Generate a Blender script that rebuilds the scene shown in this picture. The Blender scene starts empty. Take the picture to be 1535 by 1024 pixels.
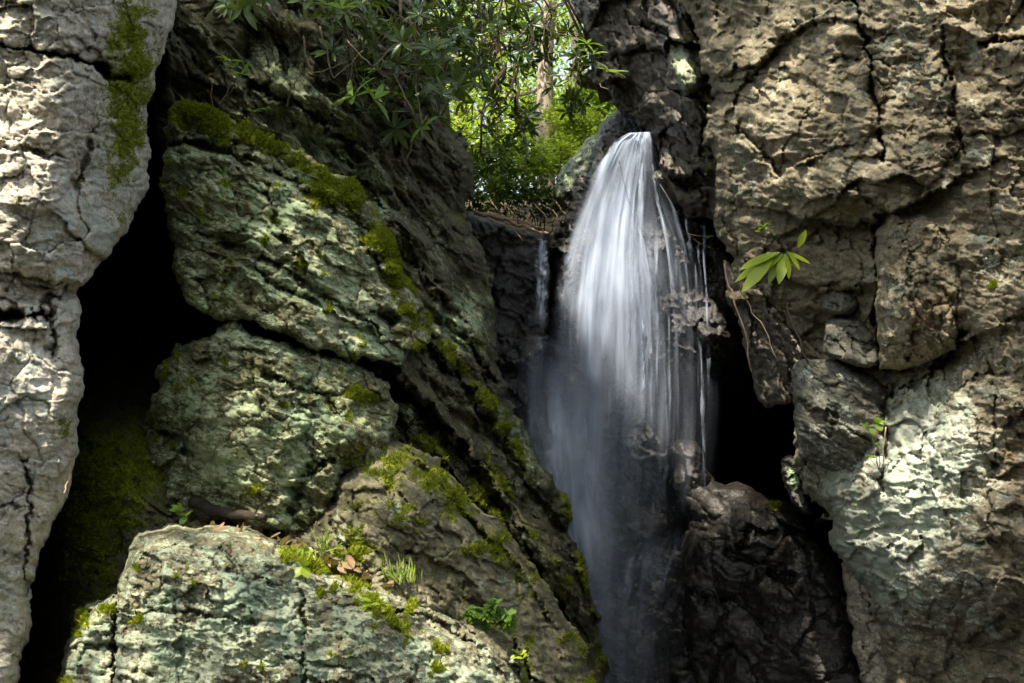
import bpy, math, random
import numpy as np
from mathutils import Vector, Matrix

random.seed(7)
RNG = np.random.default_rng(11)
SC = bpy.context.scene
COL = SC.collection
F32 = np.float32

# ------------------------------------------------------------------ camera
W, H = 1535.0, 1024.0
LENS = 35.0
FPX = W * LENS / 36.0
PITCH = math.radians(10)
CAM = np.array([0.0, 0.0, 1.6])
CX, CY = W / 2, H / 2
RIGHT = np.array([1.0, 0, 0])
FWD = np.array([0, math.cos(PITCH), math.sin(PITCH)])
UP = np.array([0, -math.sin(PITCH), math.cos(PITCH)])


def P(px, py, d):
    """world point on the line of sight through a photo pixel, d metres along the view axis"""
    px = np.asarray(px, float); py = np.asarray(py, float); d = np.asarray(d, float)
    a = ((px - CX) / FPX * d)[..., None]; b = ((CY - py) / FPX * d)[..., None]
    return CAM + a * RIGHT + b * UP + d[..., None] * FWD


cam = bpy.data.cameras.new('camera'); cam.lens = LENS; cam.sensor_width = 36; cam.clip_end = 500; cam.clip_start = .05
co = bpy.data.objects.new('camera', cam); COL.objects.link(co)
co.location = CAM; co.rotation_euler = (math.pi / 2 + PITCH, 0, 0)
SC.camera = co

# ------------------------------------------------------------------ sun and sky
SUN = np.array([-0.27, -0.50, 0.82]); SUN /= np.linalg.norm(SUN)
ELEV = math.asin(SUN[2])
ld = bpy.data.lights.new('sun', 'SUN'); ld.energy = 5.0; ld.angle = math.radians(.6); ld.color = (1.0, .91, .76)
lo = bpy.data.objects.new('sun', ld); COL.objects.link(lo)
lo.rotation_euler = Vector(SUN).to_track_quat('Z', 'Y').to_euler(); lo.location = (-10, -10, 20)
wd = bpy.data.worlds.new('World'); SC.world = wd; wd.use_nodes = True
nt = wd.node_tree
for n in list(nt.nodes): nt.nodes.remove(n)
sk = nt.nodes.new('ShaderNodeTexSky'); sk.sky_type = 'NISHITA'; sk.sun_disc = False
sk.sun_elevation = ELEV; sk.sun_rotation = math.atan2(SUN[0], SUN[1]); sk.dust_density = 2.0; sk.air_density = 1.0
bg = nt.nodes.new('ShaderNodeBackground'); bg.inputs['Strength'].default_value = .135
ow = nt.nodes.new('ShaderNodeOutputWorld')
hs = nt.nodes.new('ShaderNodeHueSaturation'); hs.inputs['Saturation'].default_value = .5
nt.links.new(sk.outputs[0], hs.inputs['Color']); nt.links.new(hs.outputs[0], bg.inputs[0]); nt.links.new(bg.outputs[0], ow.inputs[0])
SC.view_settings.view_transform = 'Standard'; SC.view_settings.look = 'None'
SC.view_settings.exposure = 1.55; SC.view_settings.gamma = 1
SC.render.engine = 'CYCLES'
SC.cycles.max_bounces = 5; SC.cycles.diffuse_bounces = 2; SC.cycles.glossy_bounces = 2
SC.cycles.transparent_max_bounces = 40; SC.cycles.transmission_bounces = 4
SC.cycles.caustics_reflective = False; SC.cycles.caustics_refractive = False
SC.cycles.sample_clamp_indirect = 4


# ------------------------------------------------------------------ noise
def _h(ix, iy, iz, s):
    n = (ix.astype(np.uint32) * np.uint32(374761393)) ^ (iy.astype(np.uint32) * np.uint32(668265263)) ^ (iz.astype(np.uint32) * np.uint32(2246822519)) ^ np.uint32((s * 3266489917) & 0xffffffff)
    n = (n ^ (n >> np.uint32(15))) * np.uint32(2246822519)
    n = (n ^ (n >> np.uint32(13))) * np.uint32(3266489917)
    return n ^ (n >> np.uint32(16))


def rnd(ix, iy, s=0):
    ix = np.asarray(ix).astype(np.int64); iy = np.asarray(iy).astype(np.int64)
    return (_h(ix, iy, np.zeros_like(ix), s) & np.uint32(0xffffff)).astype(F32) / F32(0xffffff)


G3 = np.array([[1, 1, 0], [-1, 1, 0], [1, -1, 0], [-1, -1, 0], [1, 0, 1], [-1, 0, 1], [1, 0, -1], [-1, 0, -1], [0, 1, 1], [0, -1, 1], [0, 1, -1], [0, -1, -1], [1, 1, 0], [-1, 1, 0], [0, -1, 1], [0, -1, -1]], F32)
G2 = np.array([[math.cos(a), math.sin(a)] for a in np.arange(16) / 16 * 2 * math.pi], F32) * 1.4


def n2(x, y, s=0):
    x = np.asarray(x, F32); y = np.asarray(y, F32)
    ix = np.floor(x); iy = np.floor(y); fx = x - ix; fy = y - iy
    ix = ix.astype(np.int64); iy = iy.astype(np.int64)
    u = fx * fx * fx * (fx * (fx * 6 - 15) + 10); v = fy * fy * fy * (fy * (fy * 6 - 15) + 10)
    z = np.zeros_like(ix)
    def g(a, b):
        k = (_h(ix + a, iy + b, z, s) & np.uint32(15)).astype(np.intp)
        return G2[k, 0] * (fx - a) + G2[k, 1] * (fy - b)
    a = g(0, 0); b = g(1, 0); c = g(0, 1); d = g(1, 1)
    return (a + u * (b - a)) * (1 - v) + (c + u * (d - c)) * v


def n3(p, s=0):
    p = p.astype(F32); i = np.floor(p); f = p - i; i = i.astype(np.int64)
    w = f * f * f * (f * (f * 6 - 15) + 10)
    def g(a, b, c):
        k = (_h(i[:, 0] + a, i[:, 1] + b, i[:, 2] + c, s) & np.uint32(15)).astype(np.intp)
        q = G3[k]
        return q[:, 0] * (f[:, 0] - a) + q[:, 1] * (f[:, 1] - b) + q[:, 2] * (f[:, 2] - c)
    l = lambda a, b, t: a + t * (b - a)
    x0 = l(l(g(0, 0, 0), g(1, 0, 0), w[:, 0]), l(g(0, 1, 0), g(1, 1, 0), w[:, 0]), w[:, 1])
    x1 = l(l(g(0, 0, 1), g(1, 0, 1), w[:, 0]), l(g(0, 1, 1), g(1, 1, 1), w[:, 0]), w[:, 1])
    return l(x0, x1, w[:, 2])


def fbm2(x, y, o=4, s=0, gain=.5):
    t = 0; a = 1.0
    for k in range(o):
        t = t + a * n2(x * 2 ** k, y * 2 ** k, s + k * 31); a *= gain
    return t


def fbm3(p, o=4, s=0, gain=.5, ridged=False):
    t = 0; a = 1.0
    for k in range(o):
        v = n3(p * (2.03 ** k) + k * 7.1, s + k * 31)
        if ridged: v = .5 - np.abs(v) * 1.6
        t = t + a * v; a *= gain
    return t


def sst(a, b, x):
    t = np.clip((x - a) / (b - a), 0, 1); return t * t * (3 - 2 * t)


# ------------------------------------------------------------------ 2-D shapes in the photograph
def poly_sd(X, Y, pts):
    """signed distance to polygon, positive inside"""
    pts = np.array(pts, float); n = len(pts)
    d = np.full(X.shape, 1e18); inside = np.zeros(X.shape, bool)
    for i in range(n):
        a = pts[i]; b = pts[(i + 1) % n]; e = b - a
        wx = X - a[0]; wy = Y - a[1]
        t = np.clip((wx * e[0] + wy * e[1]) / (e @ e + 1e-9), 0, 1)
        d = np.minimum(d, (wx - e[0] * t) ** 2 + (wy - e[1] * t) ** 2)
        c = (a[1] > Y) != (b[1] > Y)
        if abs(e[1]) > 1e-9:
            inside ^= c & (X < a[0] + (Y - a[1]) / e[1] * e[0])
    d = np.sqrt(d)
    return np.where(inside, d, -d)


def line_sd(X, Y, pts):
    """distance to polyline and sign (positive on the right-hand side of travel, i.e. below a left-to-right line)"""
    best = np.full(X.shape, 1e18); sg = np.ones(X.shape)
    for a, b in zip(pts[:-1], pts[1:]):
        ex = b[0] - a[0]; ey = b[1] - a[1]
        wx = X - a[0]; wy = Y - a[1]
        t = np.clip((wx * ex + wy * ey) / (ex * ex + ey * ey + 1e-9), 0, 1)
        d = (wx - ex * t) ** 2 + (wy - ey * t) ** 2
        m = d < best
        best = np.where(m, d, best); sg = np.where(m, np.sign(ex * wy - ey * wx), sg)
    return np.sqrt(best), sg


def tps(ctrl, X, Y):
    c = np.array(ctrl, float); x = c[:, 0] / 300; y = c[:, 1] / 300; n = len(c)
    def U(r2): return r2 * np.log(r2 + 1e-9) * .5
    K = U((x[:, None] - x) ** 2 + (y[:, None] - y) ** 2) + np.eye(n) * .02
    Pm = np.stack([np.ones(n), x, y], 1)
    A = np.zeros((n + 3, n + 3)); A[:n, :n] = K; A[:n, n:] = Pm; A[n:, :n] = Pm.T
    sol = np.linalg.solve(A, np.concatenate([c[:, 2], [0, 0, 0]]))
    Z = sol[n] + sol[n + 1] * X / 300 + sol[n + 2] * Y / 300
    for i in range(n):
        Z = Z + sol[i] * U((X / 300 - x[i]) ** 2 + (Y / 300 - y[i]) ** 2)
    return Z


def strata(X, Y, ang, lam, amp, warp=1.0, s=0, sharp=.72, saw=.5):
    a = math.radians(ang); u = math.cos(a) * X + math.sin(a) * Y; v = -math.sin(a) * X + math.cos(a) * Y
    v = v + warp * lam * (fbm2(X / (lam * 5), Y / (lam * 5), 3, s + 3) * 1.6)
    t = v / lam; i = np.floor(t); f = t - i
    r = lambda k: n2(u / (lam * 5) + k * 17.37, k * 5.71 + .5, s) * 1.5
    h = r(i) + (r(i + 1) - r(i)) * sst(sharp, 1, f)
    return amp * (h + saw * (f - sst(sharp, 1, f)))


def blocks(X, Y, ang, sx, sy, amp, crack, cw=.07, s=0, tilt=1.0):
    a = math.radians(ang)
    wx = X + fbm2(X / sx, Y / sx, 3, s + 9) * sx * .35; wy = Y + fbm2(X / sx, Y / sx, 3, s + 19) * sx * .35
    u = (math.cos(a) * wx + math.sin(a) * wy) / sx; v = (-math.sin(a) * wx + math.cos(a) * wy) / sy
    iu = np.floor(u); iv = np.floor(v)
    f1 = np.full(X.shape, 9.0); f2 = np.full(X.shape, 9.0); val = np.zeros(X.shape)
    for du in (-1, 0, 1):
        for dv in (-1, 0, 1):
            cu = iu + du; cv = iv + dv
            ox = u - cu - .5 - (rnd(cu, cv, s) - .5) * .8; oy = v - cv - .5 - (rnd(cu, cv, s + 1) - .5) * .8
            d = np.maximum(np.abs(ox), np.abs(oy)) * .6 + np.sqrt(ox * ox + oy * oy) * .4
            h = (rnd(cu, cv, s + 2) - .5) * 1.4 + tilt * (ox * (rnd(cu, cv, s + 4) - .5) + oy * (rnd(cu, cv, s + 5) - .5)) * 2
            m = d < f1
            f2 = np.where(m, f1, np.minimum(f2, d)); val = np.where(m, h, val); f1 = np.where(m, d, f1)
    return amp * val + .55 * crack * np.exp(-((f2 - f1) / cw) ** 2)


# ------------------------------------------------------------------ objects
def tag(o, label=None, cat=None, group=None, kind=None):
    if label: o['label'] = label
    if cat: o['category'] = cat
    if group: o['group'] = group
    if kind: o['kind'] = kind
    return o


def empty(name, loc=(0, 0, 0)):
    o = bpy.data.objects.new(name, None); COL.objects.link(o); o.location = loc; o.empty_display_size = .1
    return o


def mesh_obj(name, V, Fq, mat, parent=None, attr=None, uv=None, origin=None, smooth=True, tri=None):
    """V (n,3) world coordinates, Fq (m,4) and optional tri (k,3); origin moved to the given point"""
    V = np.asarray(V, F32)
    org = np.zeros(3) if origin is None else np.asarray(origin, float)
    if parent is None: base = org
    else:
        base = np.array(parent.location)
        if parent.parent is not None: base = base + np.array(parent.parent.location)
    me = bpy.data.meshes.new(name)
    VL = V - base.astype(F32)
    nq = 0 if Fq is None else len(Fq); ntr = 0 if tri is None else len(tri)
    loops = np.concatenate([np.asarray(Fq, np.int32).ravel() if nq else np.zeros(0, np.int32), np.asarray(tri, np.int32).ravel() if ntr else np.zeros(0, np.int32)])
    me.vertices.add(len(V)); me.vertices.foreach_set('co', VL.astype(F32).ravel())
    me.loops.add(len(loops)); me.loops.foreach_set('vertex_index', loops.astype(np.int32))
    me.polygons.add(nq + ntr)
    st = np.concatenate([np.arange(nq) * 4, nq * 4 + np.arange(ntr) * 3]).astype(np.int32)
    me.polygons.foreach_set('loop_start', st)
    me.update(calc_edges=True)
    me.polygons.foreach_set('use_smooth', np.full(nq + ntr, smooth))
    if attr is not None:
        for k, (arr, ty) in attr.items():
            at = me.attributes.new(k, ty, 'POINT')
            at.data.foreach_set('color' if ty == 'FLOAT_COLOR' else 'value', np.asarray(arr, F32).ravel())
    if uv is not None:
        ul = me.uv_layers.new(name='uv')
        ul.data.foreach_set('uv', np.asarray(uv, F32)[loops].ravel())
    if mat: me.materials.append(mat)
    me.validate()
    o = bpy.data.objects.new(name, me); COL.objects.link(o)
    if parent is None: o.location = org
    else: o.parent = parent
    return o


# ------------------------------------------------------------------ materials
class NT:
    def __init__(s, name):
        s.m = bpy.data.materials.new(name); s.m.use_nodes = True; s.t = s.m.node_tree
        for n in list(s.t.nodes): s.t.nodes.remove(n)
        s.out = s.n('ShaderNodeOutputMaterial')
    def n(s, ty, **k):
        x = s.t.nodes.new(ty)
        for a, b in k.items(): setattr(x, a, b)
        return x
    def l(s, a, b): s.t.links.new(a, b)
    def setin(s, sock, v):
        if hasattr(v, 'is_linked') or hasattr(v, 'links'): s.l(v, sock)
        else: sock.default_value = v
    def math(s, op, a, b=0.0, c=None, clamp=False):
        x = s.n('ShaderNodeMath', operation=op, use_clamp=clamp); s.setin(x.inputs[0], a); s.setin(x.inputs[1], b)
        if c is not None: s.setin(x.inputs[2], c)
        return x.outputs[0]
    def ramp(s, v, a, b, lo=0.0, hi=1.0):
        x = s.n('ShaderNodeMapRange', interpolation_type='SMOOTHSTEP'); s.setin(x.inputs[0], v)
        for i, q in enumerate((a, b, lo, hi)): s.setin(x.inputs[i + 1], q)
        return x.outputs[0]
    def mix(s, f, a, b, mode='MIX'):
        x = s.n('ShaderNodeMix', data_type='RGBA', blend_type=mode); s.setin(x.inputs['Factor'], f)
        A = [i for i in x.inputs if i.name == 'A' and i.type == 'RGBA'][0]; B = [i for i in x.inputs if i.name == 'B' and i.type == 'RGBA'][0]
        for sk_, v in ((A, a), (B, b)):
            if isinstance(v, tuple): v = v + (1,) if len(v) == 3 else v
            s.setin(sk_, v)
        return [o for o in x.outputs if o.type == 'RGBA'][0]
    def noise(s, vec, scale, detail=6, rough=.55, dist=0.0, lac=2.0):
        x = s.n('ShaderNodeTexNoise'); s.l(vec, x.inputs['Vector']); x.inputs['Scale'].default_value = scale
        x.inputs['Detail'].default_value = detail; x.inputs['Roughness'].default_value = rough; x.inputs['Distortion'].default_value = dist
        return x.outputs['Fac']


def rock_mat(name, c1, c2, c3, lichen=(.32, .40, .235), lich2=(.43, .46, .29), moss=(.18, .20, .014), moss2=(.075, .09, .010), rust=(.26, .13, .04), rough=.88, wet=0.0, bump=1.0, bed=10, ratio=3.0):
    N = NT(name)
    g = N.n('ShaderNodeNewGeometry'); pos = g.outputs['Position']
    mp = N.n('ShaderNodeMapping', vector_type='TEXTURE'); mp.inputs['Rotation'].default_value = (0, math.radians(bed), 0); mp.inputs['Scale'].default_value = (1.5, 1, 1.5 / ratio)
    N.l(pos, mp.inputs['Vector']); sv = mp.outputs[0]
    at = N.n('ShaderNodeAttribute', attribute_name='mask'); sep = N.n('ShaderNodeSeparateColor'); N.l(at.outputs['Color'], sep.inputs[0])
    li, mo, ru = sep.outputs[0], sep.outputs[1], sep.outputs[2]; dk = at.outputs['Alpha']
    a = N.noise(sv, 2.3, 3, .6); b = N.noise(sv, 12, 5, .68, .3); c = N.noise(sv, 70, 5, .75)
    wv = N.noise(sv, 30, 3, .62)
    col = N.mix(N.ramp(a, .36, .64), c1, c2)
    col = N.mix(N.ramp(b, .42, .66, 0, .8), col, c3)
    col = N.mix(N.ramp(wv, .5, .72, 0, .45), col, tuple(min(1, x * 1.5 + .006) for x in c2))
    col = N.mix(N.ramp(c, .34, .52, .62, 0), col, tuple(x * .35 for x in c3))
    # rust and tan staining
    col = N.mix(N.math('MULTIPLY', N.ramp(N.math('ADD', ru, N.math('MULTIPLY', N.math('SUBTRACT', b, .5), 1.3)), .3, .75), .85), col, rust)
    # lichen: crisp splotches whose cover follows the mask
    n_a = N.math('MULTIPLY', N.math('SUBTRACT', N.noise(pos, 7, 3, .62, .4), .5), 1.7)
    n_b = N.math('MULTIPLY', N.math('SUBTRACT', N.noise(sv, 46, 6, .8), .5), 2.9)
    ls = N.math('ADD', li, N.math('ADD', n_a, n_b))
    lm = N.ramp(ls, .32, .40)
    lcol = N.mix(N.ramp(N.noise(pos, 4.5, 2, .6), .42, .6), lichen, lich2)
    lcol = N.mix(N.ramp(c, .35, .75, 0, .45), lcol, tuple(x * .45 for x in lichen))
    # lichen rosettes and specks
    vo = N.n('ShaderNodeTexVoronoi', feature='F1'); vo.inputs['Scale'].default_value = 26; N.l(pos, vo.inputs['Vector'])
    vs = N.n('ShaderNodeSeparateColor'); N.l(vo.outputs['Color'], vs.inputs[0])
    rad = N.math('MULTIPLY', N.math('POWER', vs.outputs[0], 6.0), .42)
    sp = N.math('MULTIPLY', N.ramp(N.math('SUBTRACT', N.math('ADD', rad, N.math('MULTIPLY', N.math('SUBTRACT', c, .5), .22)), vo.outputs['Distance']), -.03, .03), N.ramp(li, .02, .25))
    col = N.mix(N.math('MULTIPLY', lm, .92), col, lcol)
    col = N.mix(N.math('MULTIPLY', sp, .85), col, tuple(min(.75, x * 1.25) for x in lichen))
    # black algae, plus shade painted in through the dark mask
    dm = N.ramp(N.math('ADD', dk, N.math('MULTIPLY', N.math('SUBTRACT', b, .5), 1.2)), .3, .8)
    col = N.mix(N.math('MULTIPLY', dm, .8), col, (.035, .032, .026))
    # moss
    mm = N.ramp(N.math('ADD', mo, N.math('ADD', N.math('MULTIPLY', N.math('SUBTRACT', b, .5), 1.3), N.math('MULTIPLY', N.math('SUBTRACT', c, .5), .8))), 0.27, .5)
    mcol = N.mix(N.ramp(wv, .38, .62), moss2, moss)
    col = N.mix(mm, col, mcol)
    bs = N.n('ShaderNodeBsdfPrincipled'); N.l(col, bs.inputs['Base Color'])
    if wet > 0:
        rr = N.ramp(N.noise(pos, 9, 6, .65), .35, .65, rough - wet, rough - wet * .35)
        N.l(rr, bs.inputs['Roughness']); bs.inputs['Specular IOR Level'].default_value = .75
    else:
        bs.inputs['Roughness'].default_value = rough; bs.inputs['Specular IOR Level'].default_value = .25
    hsum = N.math('ADD', N.math('MULTIPLY', b, .38), N.math('ADD', N.math('MULTIPLY', c, .6), N.math('MULTIPLY', N.noise(pos, 210, 2, .7), .22)))
    bp = N.n('ShaderNodeBump'); bp.inputs['Strength'].default_value = .6 * bump; bp.inputs['Distance'].default_value = .016
    N.l(hsum, bp.inputs['Height']); N.l(bp.outputs[0], bs.inputs['Normal'])
    N.l(bs.outputs[0], N.out.inputs[0])
    return N.m


def leaf_mat(name, c1, c2, trans=.35, rough=.45, scale=6.0, spec=.4):
    N = NT(name)
    g = N.n('ShaderNodeNewGeometry')
    n = N.noise(g.outputs['Position'], scale, 3, .6)
    f = N.math('ADD', N.math('MULTIPLY', n, .8), N.math('MULTIPLY', g.outputs['Random Per Island'], .5))
    col = N.mix(N.ramp(f, .4, .9), c1, c2)
    bs = N.n('ShaderNodeBsdfPrincipled'); N.l(col, bs.inputs['Base Color']); bs.inputs['Roughness'].default_value = rough
    bs.inputs['Specular IOR Level'].default_value = spec
    tr = N.n('ShaderNodeBsdfTranslucent'); N.l(N.mix(.5, col, (.30, .42, .03), 'MIX'), tr.inputs['Color'])
    mx = N.n('ShaderNodeMixShader'); mx.inputs[0].default_value = trans
    N.l(bs.outputs[0], mx.inputs[1]); N.l(tr.outputs[0], mx.inputs[2]); N.l(mx.outputs[0], N.out.inputs[0])
    return N.m


def plain_mat(name, c1, c2, scale=12.0, rough=.85, bump=.5, stretch=(1, 1, 1)):
    N = NT(name); g = N.n('ShaderNodeNewGeometry')
    mp = N.n('ShaderNodeMapping'); mp.inputs['Scale'].default_value = stretch; N.l(g.outputs['Position'], mp.inputs['Vector'])
    n = N.noise(mp.outputs[0], scale, 6, .65)
    bs = N.n('ShaderNodeBsdfPrincipled'); N.l(N.mix(N.ramp(n, .3, .7), c1, c2), bs.inputs['Base Color']); bs.inputs['Roughness'].default_value = rough
    bp = N.n('ShaderNodeBump'); bp.inputs['Strength'].default_value = bump; bp.inputs['Distance'].default_value = .02
    N.l(n, bp.inputs['Height']); N.l(bp.outputs[0], bs.inputs['Normal']); N.l(bs.outputs[0], N.out.inputs[0])
    return N.m


# ------------------------------------------------------------------ rock relief: every rock is a thick solid with its own depth
ZB_S = 4
ZX = np.arange(0, W, ZB_S); ZY = np.arange(0, H, ZB_S)
ZBUF = np.full((len(ZY), len(ZX)), 40.0)
ROCKS = {}


def gauss(X, Y, blobs, base=0.0):
    t = np.full(X.shape, float(base))
    for b in blobs:
        cx, cy, rx, ry, v = b[:5]; rot = math.radians(b[5]) if len(b) > 5 else 0
        dx = X - cx; dy = Y - cy; u = (math.cos(rot) * dx + math.sin(rot) * dy) / rx; w = (-math.sin(rot) * dx + math.cos(rot) * dy) / ry
        t = t + v * np.exp(-(u * u + w * w))
    return t


def rock(name, poly, ctrl, mat, label, cat='rock', R=40, D=.35, T=1.2, inset=25, ragged=8, step=2.0,
         layers=(), cracks=(), steps=(), bulge=(), lichen=(0, ()), moss=(0, ()), rust=(0, ()), dark=(0, ()), moss_lines=(), moss_up=0.0,
         rough_amp=1.0, seed=0, low=.10, fine=1.0, moss_mat=None, moss_n=0, kind=None, round_pow=2.0, chips=1.0, chip_ang=None, film=0.0):
    pa = np.array(poly, float)
    if chip_ang is None: chip_ang = ([L[1] for L in layers if L[0] == 's'] + [10])[0]
    x0, y0 = pa.min(0) - 12; x1, y1 = pa.max(0) + 12
    xs = np.arange(x0, x1, step); ys = np.arange(y0, y1, step)
    X, Y = np.meshgrid(xs, ys)
    wob = ragged
    Xw = X + wob * (fbm2(X / 60, Y / 60, 4, seed + 1, .6)); Yw = Y + wob * (fbm2(X / 60, Y / 60, 4, seed + 2, .6))
    sd = poly_sd(Xw, Yw, poly)
    gy, gx = np.gradient(sd, step)
    gl = np.sqrt(gx * gx + gy * gy) + 1e-6; gx = gx / gl; gy = gy / gl
    out = (sd < 0)
    mv = np.where(out & (sd > -2.5 * step), -sd, 0)
    X = X + gx * mv; Y = Y + gy * mv
    # large form
    d = tps(ctrl, X, Y)
    e = np.clip(sd / R, 0, 1)
    d = d + D * (1 - (1 - (1 - e) ** round_pow) ** (1 / round_pow))
    d = d + low * fbm2(X / 130, Y / 130, 4, seed + 5)
    for b in bulge: d = d - gauss(X, Y, [b])
    for L in layers:
        if L[0] == 's':
            d = d + strata(X, Y, *L[1:4], **(L[4] if len(L) > 4 else {}))
        elif L[0] == 'b':
            d = d + blocks(X, Y, *L[1:6], **(L[6] if len(L) > 6 else {}))
        elif L[0] == 'f':
            d = d + .6 * L[2] * fbm2(X / L[1], Y / L[1], 4, seed + 77)
    d = d + chips * (blocks(X, Y, chip_ang, 54, 17, .024, .006, .06, seed + 301, 1.3) + blocks(X, Y, chip_ang + 5, 22, 8, .011, .003, .10, seed + 302, 1.5) + strata(X, Y, chip_ang, 12, .016, .8, seed + 303, .86) + strata(X, Y, chip_ang + 3, 6, .007, .7, seed + 304, .86))
    XX = X + 7 * fbm2(X / 26, Y / 26, 5, seed + 8, .62); YY = Y + 7 * fbm2(X / 26, Y / 26, 5, seed + 9, .62)
    for pts, wdt, dep in cracks:
        q, _ = line_sd(XX, YY, pts)
        d = d + dep * np.exp(-(q / (wdt * np.clip(.85 + 1.1 * fbm2(X / 30, Y / 30, 3, seed + 12), .2, 2))) ** 2)
    for pts, amp, fall in steps:
        q, sg = line_sd(XX, YY, pts)
        d = d + amp * sst(-2.5, 2.5, q * sg) * np.exp(-q / fall)
    # masks
    def fld(spec): return gauss(X, Y, spec[1], spec[0])
    mo = fld(moss)
    for pts, wdt, v in moss_lines:
        q, _ = line_sd(X, Y, pts); mo = mo + v * np.exp(-(q / wdt) ** 2) * np.clip(.85 + 1.3 * fbm2(X / 38 + wdt, Y / 38, 3, seed + 27), 0, 1.25)
    keep = sd > -2.5 * step
    V = P(X, Y, d)
    def normals(V):
        du = np.gradient(V, axis=1); dv = np.gradient(V, axis=0)
        n = np.cross(dv, du); n /= np.linalg.norm(n, axis=2, keepdims=True) + 1e-12
        return n
    nn = normals(V)
    # fine relief along the surface normal
    q = V.reshape(-1, 3)
    ca = math.cos(math.radians(chip_ang)); sa = math.sin(math.radians(chip_ang)); qr = np.stack([ca * q[:, 0] - sa * q[:, 2], q[:, 1], sa * q[:, 0] + ca * q[:, 2]], 1)
    dsp = .008 * fbm3(q * 6, 2, seed + 40) + .007 * fbm3(qr * np.array([6, 9, 30]), 4, seed + 50, .65) + .004 * fbm3(q * 60, 2, seed + 60, .6)
    dsp = dsp.reshape(X.shape) * rough_amp * fine * np.clip(sd / 8, .3, 1)
    mup = np.clip(nn[..., 2] * 1.3 - .1, 0, 1)
    mo = mo + moss_up * mup * np.clip(.5 + fbm2(X / 70, Y / 70, 3, seed + 21), 0, 1)
    if film: mo = mo + film * (fbm2(X / 70, Y / 45, 4, seed + 71, .6) * 1.2 + .05)
    mm = np.clip(mo * 1.6 - .55, 0, 1)
    dsp = dsp + mm * .03 * (.35 + np.abs(fbm2(X / 9, Y / 9, 3, seed + 66)))
    V = V + nn * dsp[..., None]
    nn = normals(V)
    ins = ~out
    a = ins
    anyc = a[:-1, :-1] | a[1:, :-1] | a[:-1, 1:] | a[1:, 1:]
    allk = keep[:-1, :-1] & keep[1:, :-1] & keep[:-1, 1:] & keep[1:, 1:]
    qm = anyc & allk
    idx = np.arange(X.size).reshape(X.shape)
    jj, ii = np.nonzero(qm)
    Q = np.stack([idx[jj, ii], idx[jj + 1, ii], idx[jj + 1, ii + 1], idx[jj, ii + 1]], 1)
    used = np.unique(Q); remap = np.full(X.size, -1, np.int64); remap[used] = np.arange(len(used))
    Q = remap[Q]
    VV = V.reshape(-1, 3)[used]
    M = np.stack([np.clip(fld(lichen), -1, 1.5), mo, fld(rust), fld(dark)], -1).reshape(-1, 4)[used]
    # sides: extrude the outline backwards
    ed = np.concatenate([Q[:, [0, 1]], Q[:, [1, 2]], Q[:, [2, 3]], Q[:, [3, 0]]])
    key = np.sort(ed, 1); kk = key[:, 0] * (len(used) + 1) + key[:, 1]
    u, inv, cnt = np.unique(kk, return_inverse=True, return_counts=True)
    be = ed[cnt[inv] == 1]
    bv = np.unique(be); bm = np.full(len(used), -1, np.int64); bm[bv] = np.arange(len(bv))
    bx = X.reshape(-1)[used][bv]; by = Y.reshape(-1)[used][bv]; bd = d.reshape(-1)[used][bv]
    bgx = gx.reshape(-1)[used][bv]; bgy = gy.reshape(-1)[used][bv]
    K = 9; allV = [VV]; allM = [M]; quads = [Q]; prev = bv; base = len(VV)
    for k in range(1, K + 1):
        t = k / K
        ww = inset * (t ** 1.4) + 5 * n2(bx / 20 + 3 * k, by / 20, seed + 90) * (1 if k > 1 else .4)
        pv = P(bx + bgx * ww, by + bgy * ww, bd + T * t)
        allV.append(pv); mk = M[bv].copy(); mk[:, 1] *= .3; mk[:, 3] += .1; allM.append(mk)
        cur = base + np.arange(len(bv)); base += len(bv)
        A = be[:, 0]; B = be[:, 1]
        pa_ = prev[bm[A]] if k == 1 else prev[bm[A]]; pb_ = prev[bm[B]]
        quads.append(np.stack([pb_, pa_, cur[bm[A]], cur[bm[B]]], 1)); prev = cur
    VA = np.concatenate(allV); MA = np.concatenate(allM); QA = np.concatenate(quads)
    tri = None
    org = VV.mean(0) * 1.0; org[2] = VV[:, 2].min()
    o = mesh_obj(name, VA, QA, mat, attr={'mask': (MA, 'FLOAT_COLOR')}, origin=org, tri=tri)
    tag(o, label, cat, kind=kind)
    # depth record for the light planning and for setting plants on the rock
    m = sd > 0
    gx_ = np.round(X[m] / ZB_S).astype(int); gy_ = np.round(Y[m] / ZB_S).astype(int)
    okb = (gx_ >= 0) & (gx_ < ZBUF.shape[1]) & (gy_ >= 0) & (gy_ < ZBUF.shape[0])
    np.minimum.at(ZBUF, (gy_[okb], gx_[okb]), d[m][okb])
    ROCKS[label] = (xs, ys, V, nn, sd, o)
    # moss fuzz
    if moss_n and moss_mat:
        w = (np.clip(mo + .5 * fbm2(X / 22, Y / 22, 3, seed + 21) - .32, 0, 1) * (sd > 2)).ravel()
        if w.sum() > 0:
            pk = RNG.choice(X.size, moss_n, p=w / w.sum())
            bp_ = q[pk] * 0 + V.reshape(-1, 3)[pk]; bn = nn.reshape(-1, 3)[pk]
            fuzz(o, bp_, bn, moss_mat)
    return o


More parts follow.
